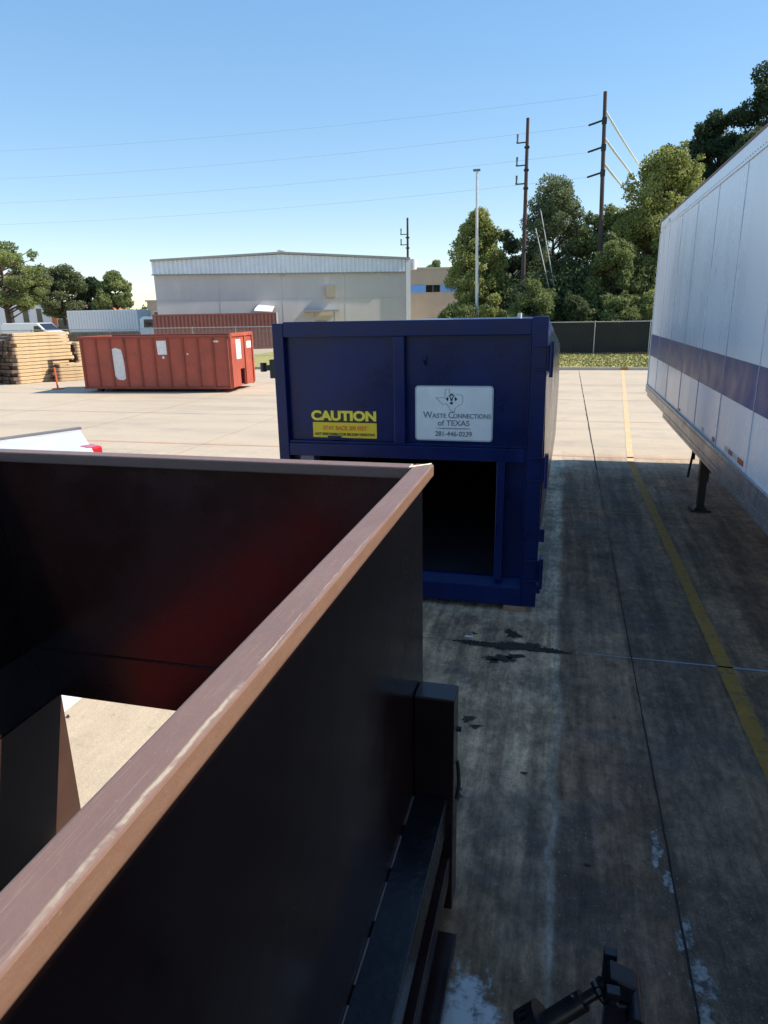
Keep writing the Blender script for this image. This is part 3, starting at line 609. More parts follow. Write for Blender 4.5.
for yy in (-1.4, -.1):
    p = MB(); p.tube([(1.75, yy, .5), (3.85, yy, .5)], .06, 10); p.box(2.2, 2.32, yy-.3, yy+.3, .56, .999); p.box(3.28, 3.4, yy-.3, yy+.3, .56, .999); obj('axle', p, 'black_steel', tt)
    for x0, x1 in ((1.56, 1.84), (1.86, 2.14), (3.46, 3.74), (3.76, 4.04)):
        p = MB(); p.tube([(x0, yy, .5), (x0+.03, yy, .5), (x1-.03, yy, .5), (x1, yy, .5)], [.46, .5, .5, .46], 32); wo = obj('wheel', p, 'rubber', tt)
        p = MB(); p.tube([(x0-.003, yy, .5), (x1+.003, yy, .5)], .28, 24); obj('rim', p, 'trailer_alu', wo)
bx('mud_flap', 1.6, 2.1, TB+.3, TB+.31, .25, 1.1, m='rubber', par=tt)

# ------------------------------------------------------------------ red container across the lot
yaw = R_(4.2)
tr = thing('red_roll_off_container', 'rust red ribbed open-topped roll-off container with white paint patch and stickers', 'waste container', (-17.5, 22.44, 0), yaw)
L, Wd, T = 5.9, 2.2, 2.03
p = MB(); p.box(0, L, 0, .03, .16, T-.08); p.box(0, L, Wd-.03, Wd, .16, T-.08); p.box(0, .03, .031, Wd-.031, .16, T-.08); p.box(.03, L-.03, .031, Wd-.031, .16, .2); obj('body', p, 'red_side', tr)
for i in range(11):
    x = .02+i*(L-.14)/10
    p = MB(); p.prism([(x, 0), (x+.03, -.055), (x+.09, -.055), (x+.12, 0)], .19, T-.082, 'z'); obj('rib', p, 'red_paint', tr)
    p = MB(); p.prism([(x, Wd), (x+.12, Wd), (x+.09, Wd+.055), (x+.03, Wd+.055)], .19, T-.082, 'z'); obj('rib', p, 'red_paint', tr)
p = MB(); p.box(-.05, L+.06, -.07, .05, T-.08, T); p.box(-.05, L+.06, Wd-.05, Wd+.07, T-.08, T); p.box(-.05, .06, .051, Wd-.051, T-.08, T); obj('top_rail', p, 'red_paint', tr, bevel=.01)
p = MB(); p.box(0, L, -.06, .04, .13, .19); p.box(0, L, Wd-.04, Wd+.06, .13, .19); obj('bottom_rail', p, 'red_paint', tr)
p = MB(); p.box(L-.02, L+.03, -.02, .85, .16, T+.06); p.box(L-.02, L+.03, 1.28, Wd+.02, .16, T+.06); p.box(L-.02, L+.03, .851, 1.279, .78, T+.06); dr = obj('end_door', p, 'red_side', tr)
p = MB(); p.box(L+.03, L+.075, .0, .10, .2, T+.06); p.box(L+.03, L+.075, 1.32, 1.42, .2, T+.06); p.box(L+.03, L+.075, 2.1, 2.2, .2, T+.06); p.box(L+.03, L+.08, .10, 2.1, T-.06, T+.065); obj('door_post', p, 'red_side', dr)
p = MB(); p.box(L+.031, L+.036, .55, 1.0, 1.15, 1.85); obj('notice', p, 'paper', dr)
p = MB(); p.box(L+.031, L+.036, 1.6, 2.05, 1.5, 1.75); obj('sticker', p, 'paper', dr)
p = MB(); p.prism([(1.31, .60), (1.30, 1.30), (1.30, 1.58), (1.45, 1.62), (1.66, 1.55), (1.70, 1.40), (1.735, .95), (1.735, .50), (1.62, .44), (1.40, .47)], -.0075, -.002); obj('paint_patch', p, 'primer_white', tr, label='white primer patch')
p = MB(); p.prism([(3.12, 1.36), (3.10, 1.85), (3.50, 1.86), (3.50, 1.66), (3.56, 1.6), (3.54, 1.36)], -.0075, -.002); p.box(3.28, 3.36, -.0075, -.002, 1.22, 1.30); obj('sticker', p, 'paper', tr)
p = MB(); p.box(5.25, 5.5, -.007, -.002, 1.78, 1.84); p.box(4.25, 4.31, -.007, -.002, 1.35, 1.40); obj('sticker', p, 'paper', tr)
for x in (.5, L-.6):
    for y in (.25, Wd-.25):
        p = MB(); p.tube([(x, y-.1, .085), (x, y+.1, .085)], .085, 16); p.box(x-.1, x+.1, y-.13, y+.13, .10, .135); obj('wheel', p, 'black_steel', tr)
p = MB(); p.box(.8, L-.8, .5, .65, .02, .15); p.box(.8, L-.8, Wd-.65, Wd-.5, .02, .15); obj('skid', p, 'black_steel', tr)

# ------------------------------------------------------------------ timber
def dark_ends(m):
    n = m.node_tree.nodes; l = m.node_tree.links; b = n['Principled BSDF']; src = b.inputs['Base Color'].links[0].from_socket
    tc = n.new('ShaderNodeTexCoord'); sx = n.new('ShaderNodeSeparateXYZ'); l.new(tc.outputs['Object'], sx.inputs[0])
    mr = n.new('ShaderNodeMapRange'); mr.inputs[1].default_value = .16; mr.inputs[2].default_value = .30; mr.inputs[3].default_value = 1; mr.inputs[4].default_value = 0; l.new(sx.outputs[0], mr.inputs[0])
    mx = n.new('ShaderNodeMix'); mx.data_type = 'RGBA'; l.new(mr.outputs[0], mx.inputs[0]); l.new(src, mx.inputs[6]); mx.inputs[7].default_value = (.13, .085, .06, 1); l.new(mx.outputs[2], b.inputs['Base Color'])
dark_ends(MATS['timber'])
def timber(x, y, ang, L, W, layers, h, label, group, ledge=0.12, seed=1, mt='timber', skip=()):
    r = random.Random(seed); z = .02
    for k in range(layers):
        ln = L*(1-r.uniform(0, .05)); off = r.uniform(-ledge, ledge)+k*0.012; mb = MB()
        hh = h*r.uniform(.85, 1.1)
        nb = 5; wb = W/nb
        for j in range(nb):
            o2 = r.uniform(-.08, .08); mb.box(off+o2, off+o2+ln, j*wb+.005, (j+1)*wb-.005, 0, hh-.026)
        if k not in skip:
            o = obj('timber_layer', mb, mt); o.location = (x, y, z); o.rotation_euler = (0, 0, ang)
            tag(o, label.format(['lowest', 'second', 'third', 'fourth', 'fifth', 'sixth', 'seventh', 'eighth', 'ninth', 'tenth', 'eleventh', 'twelfth', 'thirteenth', 'topmost'][k] if k < layers-1 else 'topmost'), 'timber', group)
        z += hh
timber(-22.75, 24.75, R_(70), 2.7, 1.15, 14, .150, '{} board course, counted upward, of the tall pale stack left of the orange post', 'boards of the tall pale timber stack', seed=3)
timber(-24.2, 24.4, R_(78), 2.6, 1.6, 12, .15, '{} board course, counted upward, of the dark weathered stack at the left edge', 'boards of the dark timber stack', seed=5, mt='timber_dark')
timber(-21.75, 27.4, R_(66), 2.6, 1.1, 12, .145, '{} board course, counted upward, of the stack behind the tall pale one', 'boards of the rear timber stack', seed=8)
timber(-21.75, 26.0, R_(52), 1.3, .8, 5, .16, '{} board course, counted upward, of the low crooked pile nearest the red container', 'boards of the low crooked pile', ledge=.22, seed=9)
tag(obj('plank', MB().beam((-22.3, 26.3, .90), (-21.2, 26.6, .95), .2, .07), 'timber'), 'loose plank lying on top of the low crooked pile', 'plank')
p = thing('marker_post', 'thin orange marker post standing before the timber stacks', 'post', (-19.4, 23.3, 0))
obj('post', MB().tube([(-.05, 0, .03), (-.08, 0, .85)], .035, 10), 'orange_plastic', p); obj('base', MB().box(-.22, .14, -.15, .15, 0.005, .04), 'orange_plastic', p, bevel=.01)

# ------------------------------------------------------------------ white pickup beyond the brown bin
hv = Vector((-.46, -.89, 0)).normalized()
tp = thing('pickup_truck', 'white pickup truck behind the brown bin, bed cover and red tail light in view', 'pickup truck', (-4.58, 6.35, 0), math.atan2(hv.y, hv.x))
p = MB(); W2 = .98   # x forward, y to the left
p.prism([(0, -W2), (.47, .275), (.74, W2), (2.0, W2), (2.0, -W2)], .62, 1.45, 'z'); bd = obj('bed', p, 'car_white', tp, bevel=.02)
p = MB(); p.prism([(2.0, .5), (2.0, 1.42), (5.55, 1.18), (5.72, .95), (5.72, .55), (5.2, .5)], -W2, W2, 'y'); p.box(.9, 2.0, -W2+.3, W2-.3, .5, .62); obj('body', p, 'car_white', tp, bevel=.04)
p = MB(); p.box(.0, 1.95, -W2, -W2+.035, 1.4505, 1.478); obj('bed_rail_cap', p, 'plastic_grey', bd, bevel=.005)
p = MB(); p.prism([(2.0, 1.40), (2.15, 1.88), (3.6, 1.90), (4.3, 1.30)], -.86, .86, 'y'); obj('cab', p, 'car_white', tp, bevel=.05)
p = MB(); p.prism([(2.25, 1.42), (2.33, 1.80), (3.5, 1.82), (4.05, 1.38)], -.866, .866, 'y'); p.add([(3.66, -.78, 1.86), (3.66, .78, 1.86), (4.27, .78, 1.36), (4.27, -.78, 1.36)], [(0, 1, 2, 3)]); obj('window', p, 'glass_dark', tp)
for s in (-1, 1):
    p = MB(); cxt, cyt = (.47, .20) if s > 0 else (.13, -.70); p.box(cxt-.10, cxt+.06, cyt-.10, cyt+.10, 1.22 if s > 0 else .8, 1.455 if s > 0 else 1.05); obj('tail_light', p, 'tail_red', tp, bevel=.02)
    p = MB(); p.box(5.6, 5.75, s*.9-.12, s*.9+.02, .85, 1.0); obj('headlight', p, 'chrome', tp, bevel=.02)
    for x in (1.05, 4.65):
        y0 = s*(W2-.26); y1 = s*(W2+.015)
        p = MB(); p.tube([(x, y0, .39), (x, y0+s*.04, .39), (x, y1-s*.04, .39), (x, y1, .39)], [.35, .39, .39, .35], 28); wo = obj('wheel', p, 'rubber', tp)
        p = MB(); p.tube([(x, y0+s*.01, .39), (x, y1+s*.006, .39)], .23, 20); obj('rim', p, 'chrome', wo)
p = MB(); p.beam((.02, -.95, .58), (.70, .95, .58), .12, .16); obj('bumper', p, 'chrome', tp, bevel=.03)

# ------------------------------------------------------------------ fences
def fence(name, label, x0, x1, y0, y1, slat, meshy, gap=3.05, first=0.0):
    f = thing(name, label, 'fence', (x0, y0, 0), world=True)
    Ln = math.hypot(x1-x0, y1-y0); d = Vector(((x1-x0)/Ln, (y1-y0)/Ln, 0)); P0 = Vector((x0, y0, 0))
    s = first
    while s < Ln:
        q = P0+d*s; obj('post', MB().tube([(q.x, q.y, 0), (q.x, q.y, 2.02)], .032, 8), 'galv', f); s += gap
    obj('top_rail', MB().tube([(x0, y0, 1.95), (x1, y1, 1.95)], .03, 6), 'galv', f)
    if slat:
        mb = MB(); r = random.Random(2); s = .03
        while s < Ln-.08:
            q = P0+d*s+Vector((0, .05, 0)); e = q+d*.085; z1 = 1.90+r.uniform(-.03, .03)
            mb.add([(q.x, q.y, .1), (e.x, e.y, .1), (e.x, e.y, z1), (q.x, q.y, z1), (q.x, q.y+.01, .1), (e.x, e.y+.01, .1), (e.x, e.y+.01, z1), (q.x, q.y+.01, z1)], [(0, 1, 2, 3), (4, 7, 6, 5), (3, 2, 6, 7), (0, 3, 7, 4), (1, 5, 6, 2)]); s += .092
        obj('slat_panel', mb, 'fence_slat', f)
    if meshy:
        mb = MB(); s = -1.9
        while s < Ln:
            for sg in (1, -1):
                a, b = (s, s+1.85) if sg > 0 else (s+1.85, s)
                za, zb = .08, 1.93
                t0 = 0; t1 = 1
                if a < 0 or b < 0:
                    if max(a, b) <= 0: continue
                    tt_ = -min(a, b)/1.85
                    if a < b: t0 = tt_
                    else: t1 = 1-tt_
                if max(a, b) > Ln:
                    tt_ = (Ln-min(a, b))/1.85
                    if tt_ <= 0: continue
                    if a < b: t1 = tt_
                    else: t0 = 1-tt_
                pa = P0+d*(a+(b-a)*t0)+Vector((0, 0, za+(zb-za)*t0)); pb = P0+d*(a+(b-a)*t1)+Vector((0, 0, za+(zb-za)*t1))
                mb.tube([pa, pb], .0045, 3, False)
            s += .13
        obj('wire_mesh', mb, 'fence_mesh', f)
    return f
fence('slatted_fence', 'dark slatted chain link fence with pale posts below the tall trees', -7.0, 24.0, 43.0, 43.0, True, False, 3.05, 2.6)
fence('chain_link_fence', 'grey see-through chain link fence behind the red container', -58, -7.2, 40.5, 43.0, False, True, 3.05, .5)
# privacy slats in one stretch at the far left
tag(obj('fence_screen', MB().box(-33.4, -27.5, 41.55, 41.60, .1, 1.7), 'timber_dark'), 'low brown screen behind the timber and the red container', 'screen')

# ------------------------------------------------------------------ grey warehouse
yw = R_(22); O = Vector((-13.9, 62, 0)); du = Vector((math.cos(yw), math.sin(yw), 0))
tw = thing('warehouse', 'wide grey concrete warehouse with a ribbed pale metal band under its shallow gabled roof', 'building', tuple(O), yw)
Lw, D = 21.5, 26
p = MB(); p.add([(-Lw, 0, 0), (0, 0, 0), (0, 0, 6.10), (-Lw/2, 0, 6.2), (-Lw, 0, 6.10), (-Lw, D, 0), (0, D, 0), (0, D, 6.10), (-Lw/2, D, 6.2), (-Lw, D, 6.10)], [(0, 1, 2, 3, 4), (1, 6, 7, 2), (0, 4, 9, 5), (5, 9, 8, 7, 6)]); wl_ = obj('wall', p, 'concrete_wall', tw)
sm = MB()
for x in (-16.2, -10.85, -5.4): sm.box(x-.02, x+.02, -.012, -.002, 0, 6.0)
sm.box(-Lw+.05, -.05, -.010, -.002, 3.95, 3.98); obj('panel_joint', sm, 'joint_grey', wl_)
mb = MB(); nx = 58
for i in range(nx):
    x0 = -Lw-.05+(Lw+.2)*i/nx; x1 = -Lw-.05+(Lw+.2)*(i+.5)/nx; x2 = -Lw-.05+(Lw+.2)*(i+1)/nx
    zt = lambda x: 7.12+(1-abs(x+Lw/2)/(Lw/2+.15))*.50
    mb.box(x0, x1, -.24, -.12, 6.12, min(zt(x0), zt(x1))); mb.box(x1, x2, -.15, -.12, 6.12, min(zt(x1), zt(x2)))
obj('metal_band', mb, 'metal_band', tw)
p = MB()
for a, b in ((-Lw-.12, -Lw/2), (-Lw/2, .35)):
    za = 7.12 if a < -Lw else 7.66; zb = 7.12 if b > 0 else 7.66
    p.add([(a, -.32, za), (b, -.32, zb), (b, D, zb), (a, D, za), (a, -.32, za+.14), (b, -.32, zb+.14), (b, D, zb+.14), (a, D, za+.14)], [(0, 1, 5, 4), (4, 5, 6, 7), (3, 2, 1, 0), (0, 4, 7, 3), (1, 2, 6, 5)])
rf = obj('roof', p, 'roof_metal', tw)
p = MB()
for a, b in ((-Lw-.12, -Lw/2), (-Lw/2, .35)):
    za = 7.15 if a < -Lw else 7.69; zb = 7.15 if b > 0 else 7.69
    p.beam((a, -.36, za+.05), (b, -.36, zb+.05), .06, .16)
obj('fascia', p, 'roof_edge', rf)
p = MB(); p.box(-Lw-.15, .15, -.23, 0, 6.03, 6.115); obj('band_trim', p, 'roof_edge', tw)
p = MB(); p.tube([(-Lw/2, 1, 7.7), (-Lw/2, 1, 8.0)], .28, 12); p.tube([(-Lw/2, 1, 8.0), (-Lw/2, 1, 8.12)], [.42, .15], 12); obj('roof_vent', p, 'pole_metal', tw)
p = MB(); p.box(.02, .42, -.25, .15, 0, 7.25); obj('downpipe', p, 'white_paint', tw)
p = MB(); p.prism([(-7.1, 4.08), (-7.1, 5.05), (-6.3, 5.05), (-6.3, 4.08)], -.75, -.002); obj('wall_box', p, 'tan_wall', tw)
p = MB(); p.box(-10.7, -10.62, -1.1, -.01, 5.86, 5.98); obj('bracket', p, 'roof_edge', tw)
p = MB(); p.add([(-13.3, -1.3, 3.0), (-11.8, -1.3, 2.9), (-11.6, -.02, 3.35), (-13.1, -.02, 3.5), (-13.3, -1.3, 3.05), (-11.8, -1.3, 2.95), (-11.6, -.02, 3.4), (-13.1, -.02, 3.55)], [(0, 1, 5, 4), (4, 5, 6, 7), (0, 3, 2, 1), (0, 4, 7, 3), (1, 2, 6, 5)]); obj('awning', p, 'white_paint', tw)
p = MB(); p.box(-9.05, -6.05, -1.6, -.05, 2.88, 3.0); cn = obj('canopy', p, 'roof_edge', tw)
for x in (-8.2, -6.5): obj('canopy_post', MB().box(x-.06, x+.06, -1.55, -1.43, 0, 2.879), 'roof_edge', cn)
p = MB(); p.box(-8.1, -7.1, -.03, -.002, 0, 2.1); obj('door', p, 'roof_edge', tw)
# brown sea container before the warehouse
cx0 = O+du*(-21.2)+Vector((math.sin(yw), -math.cos(yw), 0))*4.2
tcn = thing('shipping_container', 'long brown corrugated shipping container standing against the grey warehouse', 'shipping container', tuple(cx0), yw)
mb = MB(); CL = 9.9
for i in range(32):
    x = .1+i*(CL-.2)/32; w = (CL-.2)/32; mb.box(x, x+w*.5, -.03, .06, .2, 2.72); mb.box(x+w*.5, x+w, .045, .06, .2, 2.72)
obj('corrugated_side', mb, 'container_brown', tcn)
obj('shell', MB().box(0.02, CL-.02, .061, 2.4, .12, 2.74), 'container_brown', tcn)
p = MB(); p.box(0, CL, -.02, .08, 2.7405, 2.86); p.box(0, CL, -.02, .08, 0.05, .19); p.box(0, .1, -.02, .08, .1905, 2.74); obj('frame', p, 'container_brown', tcn)
obj('corner_post', MB().box(CL-.1, CL+.03, -.03, .09, .05, 2.87), 'primer_white', tcn)
# ------------------------------------------------------------------ tan building, right of the warehouse
yt2 = R_(18); tn = thing('tan_building', 'tan flat-roofed building with a band of blue panels and dark windows', 'building', (-16.6, 75, 0), yt2)
p = MB(); p.box(-3, 16, 0, 20, 0, 7.05); obj('wall', p, 'tan_wall', tn)
p = MB(); p.box(-3.1, 16.1, -.1, 20.1, 7.055, 7.22); obj('parapet', p, 'kerb_concrete', tn)
for a, b in ((.4, 1.9), (3.6, 5.4), (8.3, 9.5)): obj('blue_panel', MB().box(a, b, -.06, -.002, 4.68, 5.45), 'blue_panel', tn)
for a, b in ((2.0, 3.5), (5.5, 8.2)):
    w = obj('window', MB().box(a, b, -.03, -.001, 4.70, 5.42), 'glass_dark', tn)
    obj('mullion', MB().box((a+b)/2-.04, (a+b)/2+.04, -.05, -.031, 4.70, 5.42), 'plastic_grey', w)
p = MB()
for k in range(10): p.box(2.4+k*.55, 2.5+k*.55, -.12, -.002, 0, 2.2)
p.box(2.2, 8, -.13, -.121, 2.15, 2.25); obj('gate_bars', p, 'tan_wall', tn)

# ------------------------------------------------------------------ poles and wires
def utility(name, label, x, y, top, r0=.17, r1=.10, arms=(), lean=0.0, side=-1):
    t = thing(name, label, 'utility pole', (x, y, 0))
    obj('pole', MB().tube([(0, 0, 0), (lean*.5, 0, top*.5), (lean, 0, top)], [r0, (r0+r1)/2, r1], 12), 'pole_wood', t)
    for z in arms:
        lx = lean*z/top
        a = obj('insulator_arm', MB().beam((lx, 0, z), (lx+side*.66, 0, z-.02), .07, .07), 'black_steel', t)
        obj('insulator', MB().tube([(lx+side*.62, 0, z-.02), (lx+side*.62, 0, z+.12), (lx+side*.62, 0, z+.5)], [.09, .05, .07], 8), 'plastic_grey', a)
        obj('bolt', MB().box(lx-.16, lx+.16, -.16, .16, z-.35, z-.25), 'black_steel', t)
    return t
utility('utility_pole', 'dark wooden utility pole with three short insulator arms, just right of the light pole', -2.93, 50, 14.55, arms=(13.15, 11.8, 10.7), lean=-.1)
up = utility('utility_pole', 'tallest dark wooden utility pole rising out of the trees at right', 2.2, 50, 15.65, .17, .11, arms=(), lean=-.55)
for z in (13.95, 12.42, 10.95):
    lx = -.55*z/15.65
    obj('insulator', MB().tube([(lx-.1, 0, z+.1), (lx-.95, 0, z-.12)], .06, 8), 'black_steel', up)
    obj('bolt', MB().box(lx-.15, lx+.15, -.15, .15, z-.1, z+.25), 'black_steel', up)
t3 = utility('utility_pole', 'thin distant utility pole at the right corner of the grey warehouse', -14.55, 66, 11.0, .15, .09, arms=(9.6, 8.7), side=-1)
obj('transformer', MB().tube([(.45, 0, 6.5), (.45, 0, 7.4)], .38, 14), 'white_paint', t3)
t4 = thing('light_pole', 'tall slender pale metal light pole rising behind the blue container', 'light pole', (-5.78, 48, 0))
obj('pole', MB().tube([(0, 0, 0), (-.22, 0, 11.3)], [.12, .075], 12), 'pole_metal', t4); obj('lamp_head', MB().box(-.46, .0, -.1, .1, 11.28, 11.4), 'plastic_grey', t4, bevel=.02)
obj('base', MB().tube([(0, 0, 0), (0, 0, .7)], .25, 12), 'kerb_concrete', t4)
def wire(name, label, a, b, sag, r, m, group, seg=40, cat='wire'):
    a, b = Vector(a), Vector(b); pts = []
    for i in range(seg+1):
        t = i/seg; q = a.lerp(b, t); q.z -= sag*4*t*(1-t); pts.append(q)
    return tag(obj(name, MB().tube(pts, r, 5, False), m), label, cat, group)
for i, (z, z0, lbl) in enumerate(((15.5, 17.6, 'thin wire across the blue sky, highest of the four'), (13.85, 15.4, 'thin wire across the blue sky, second from the top'), (12.3, 13.5, 'thin wire across the blue sky, third from the top'), (10.85, 11.8, 'thin wire across the blue sky, lowest of the four'))):
    wire('overhead_wire', lbl, (1.15, 50, z), (-62, 52, z0-.9), .75, .0075, 'wire', 'wires crossing the sky')
for (a, b, lbl) in (((1.72, 50, 14.6), (9.1, 90, 15.9), 'bright wire slanting down right from the tallest pole, topmost of three'), ((1.75, 50, 13.1), (9.2, 90, 14.5), 'bright wire slanting down right from the tallest pole, middle of three'), ((1.85, 50, 11.6), (7.6, 90, 14.3), 'bright wire slanting down right from the tallest pole, lowest of three')):
    wire('bright_wire', lbl, a, b, 0.2, .085, 'wire_bright', 'bright wires right of the tallest pole')
wire('guy_wire', 'pale guy wire running down into the bushes, left of the pair', (-2.25, 49.9, 7.9), (-1.15, 49.0, 4.0), 0, .03, 'galv', 'pale guy wires in front of the trees')
wire('guy_wire', 'pale guy wire running down into the bushes, right of the pair', (-2.0, 49.9, 9.1), (-.80, 49.0, 4.0), 0, .03, 'galv', 'pale guy wires in front of the trees')

# ------------------------------------------------------------------ far left: vehicles and buildings
yl = R_(3)
t5 = thing('box_trailer', 'white box trailer parked beyond the fence, left of the warehouse', 'trailer', (-47.75, 60, 0), R_(2))
obj('box_body', MB().box(0, 7.7, 0, 2.5, 1.25, 3.4), 'white_paint', t5, bevel=.03)
p = MB()
for i in range(24): p.box(.3+i*.31, .32+i*.31, -.012, -.002, 1.3, 3.3)
obj('panel_seam', p, 'seam_dark', t5); obj('rail', MB().box(0, 7.72, -.03, -.013, 1.2, 1.38), 'plastic_grey', t5)
obj('chassis', MB().box(.3, 7.4, .4, 2.1, .85, 1.24), 'black_steel', t5)
for x in (.9, 2.0):
    for y in (.0, 2.2):
        wo = obj('wheel', MB().tube([(x, y, .5), (x, y+.28, .5)], .5, 20), 'rubber', t5); obj('rim', MB().tube([(x, y-.01, .5), (x, y+.29, .5)], .25, 14), 'galv', wo)
obj('landing_leg', MB().box(6.4, 6.52, .4, .5, 0, .85), 'black_steel', t5); obj('landing_leg', MB().box(6.4, 6.52, 2.0, 2.1, 0, .85), 'black_steel', t5)
def vehicle(name, label, cat, loc, rz, L, H, prof_top, m, Wv=1.8):
    t = thing(name, label, cat, loc, rz)
    b = obj('body', MB().prism([(0, .35), (0, H*.52), (.05, H*.55)]+prof_top+[(L-.05, H*.42), (L, .5), (L-.05, .35)], 0, Wv, 'y'), m, t, bevel=.06)
    return t, b
tv, b = vehicle('cargo_van', 'white cargo van behind the timber stacks', 'van', (-46.6, 50, 0), R_(3), 5.4, 2.4, [(.08, 2.30), (.3, 2.38), (3.6, 2.36), (4.3, 1.75), (5.2, 1.45)], 'car_white', 1.95)
obj('window', MB().prism([(3.2, 1.62), (3.25, 2.12), (3.7, 2.12), (4.15, 1.68)], -.012, 1.962), 'glass_dark', tv)
obj('windscreen', MB().add([(3.68, .15, 2.32), (3.68, 1.8, 2.32), (4.33, 1.85, 1.76), (4.33, .1, 1.76)], [(0, 1, 2, 3)]), 'glass_dark', tv)
for x in (1.0, 4.4):
    for y in (-.02, 1.73):
        wo = obj('wheel', MB().tube([(x, y, .36), (x, y+.24, .36)], .36, 20), 'rubber', tv); obj('rim', MB().tube([(x, y-.01, .36), (x, y+.25, .36)], .2, 14), 'galv', wo)
for nm, lb, lc, rz, mm, tall in (('parked_car', 'dark blue car parked left of the white box trailer', (-50.6, 61.5, 0), R_(10), 'car_dark', 1.95), ('utility_vehicle', 'white utility truck parked between the box trailer and the warehouse', (-39.8, 60, 0), R_(5), 'car_white', 2.75)):
    tv, b = vehicle(nm, lb, 'car' if nm == 'parked_car' else 'truck', lc, rz, 3.4 if tall > 2 else 4.4, tall, [(.1, tall*.92), (.5, tall), (1.9, tall*.98), (2.5, tall*.6), (3.0, tall*.55)], mm)
    obj('window', MB().prism([(.5, tall*.62), (.55, tall*.9), (1.8, tall*.9), (2.2, tall*.62)], -.012, 1.812), 'glass_dark', tv)
    for x in (.7, 2.7):
        for y in (-.02, 1.6): obj('wheel', MB().tube([(x, y, .34), (x, y+.22, .34)], .34, 18), 'rubber', tv)
def house(name, label, loc, rz, Lh, Dh, H, ridge, mw, mr_, wins, wz=(1.0, 2.2)):
    t = thing(name, label, 'building', loc, rz)
    obj('wall', MB().box(0, Lh, 0, Dh, 0, H), mw, t)
    if ridge: obj('roof', MB().prism([(-.4, H), (Dh+.4, H), (Dh/2, H+ridge)], -.4, Lh+.4, 'x'), mr_, t)
    else: obj('roof', MB().box(-.2, Lh+.2, -.2, Dh+.2, H+.002, H+.25), mr_, t)
    for a, b in wins:
        w = obj('window', MB().box(a, b, -.03, -.002, wz[0], wz[1]), 'glass_dark', t)
        obj('frame', MB().box(a-.08, b+.08, -.02, -.0015, wz[0]-.08, wz[1]+.08), 'white_paint', w)
    return t
house('white_house', 'white walled house with dark windows behind the pine trees at far left', (-86, 92, 0), R_(4), 10.5, 9, 5.0, 0, 'white_paint', 'plastic_grey', ((1.5, 3.0), (4.6, 5.6), (7.0, 7.9)), (2.2, 4.2))
house('brick_building', 'low orange brick building with dark entrance beyond the pines', (-75.2, 91, 0), R_(2), 5.5, 10, 4.4, 0, 'brick_orange', 'plastic_grey', ((1.0, 3.4),), (.4, 2.6))
house('tan_office', 'small tan flat-roofed building between the box trailer and the warehouse', (-62.5, 97, 0), R_(3), 9, 10, 4.9, 0, 'tan_wall', 'kerb_concrete', ((1, 2.2), (5, 6.4)), (2.4, 3.4))

# ------------------------------------------------------------------ trees
def leaves(clumps, n, size, seed, flat=1.0, name='crown'):
    r = np.random.default_rng(seed); C = np.array([c[:3] for c in clumps]); rad = np.array([c[3] for c in clumps])
    w = rad**2; idx = r.choice(len(C), n, p=w/w.sum()); dv = r.normal(size=(n, 3)); dv /= np.linalg.norm(dv, axis=1)[:, None]
    rr = rad[idx]*(0.45+0.62*r.random(n)**.6); P = C[idx]+dv*rr[:, None]*np.array([1, 1, flat])
    P += r.normal(size=(n, 3))*.06
    nn = r.normal(size=(n, 3))+dv*.7+np.array([0, 0, .35]); nn /= np.linalg.norm(nn, axis=1)[:, None]
    u = np.cross(nn, r.normal(size=(n, 3))); u /= np.linalg.norm(u, axis=1)[:, None]; v = np.cross(nn, u)
    s = size*(0.55+.9*r.random(n))[:, None]
    V = np.stack([P-u*s*.5, P+v*s*.32, P+u*s*.5, P-v*s*.32], 1).reshape(-1, 3)
    me = bpy.data.meshes.new(name); me.vertices.add(4*n); me.vertices.foreach_set('co', V.ravel().astype(np.float32))
    me.loops.add(4*n); me.loops.foreach_set('vertex_index', np.arange(4*n, dtype=np.int32))
    me.polygons.add(n); me.polygons.foreach_set('loop_start', np.arange(0, 4*n, 4, dtype=np.int32)); me.update(calc_edges=True); return me
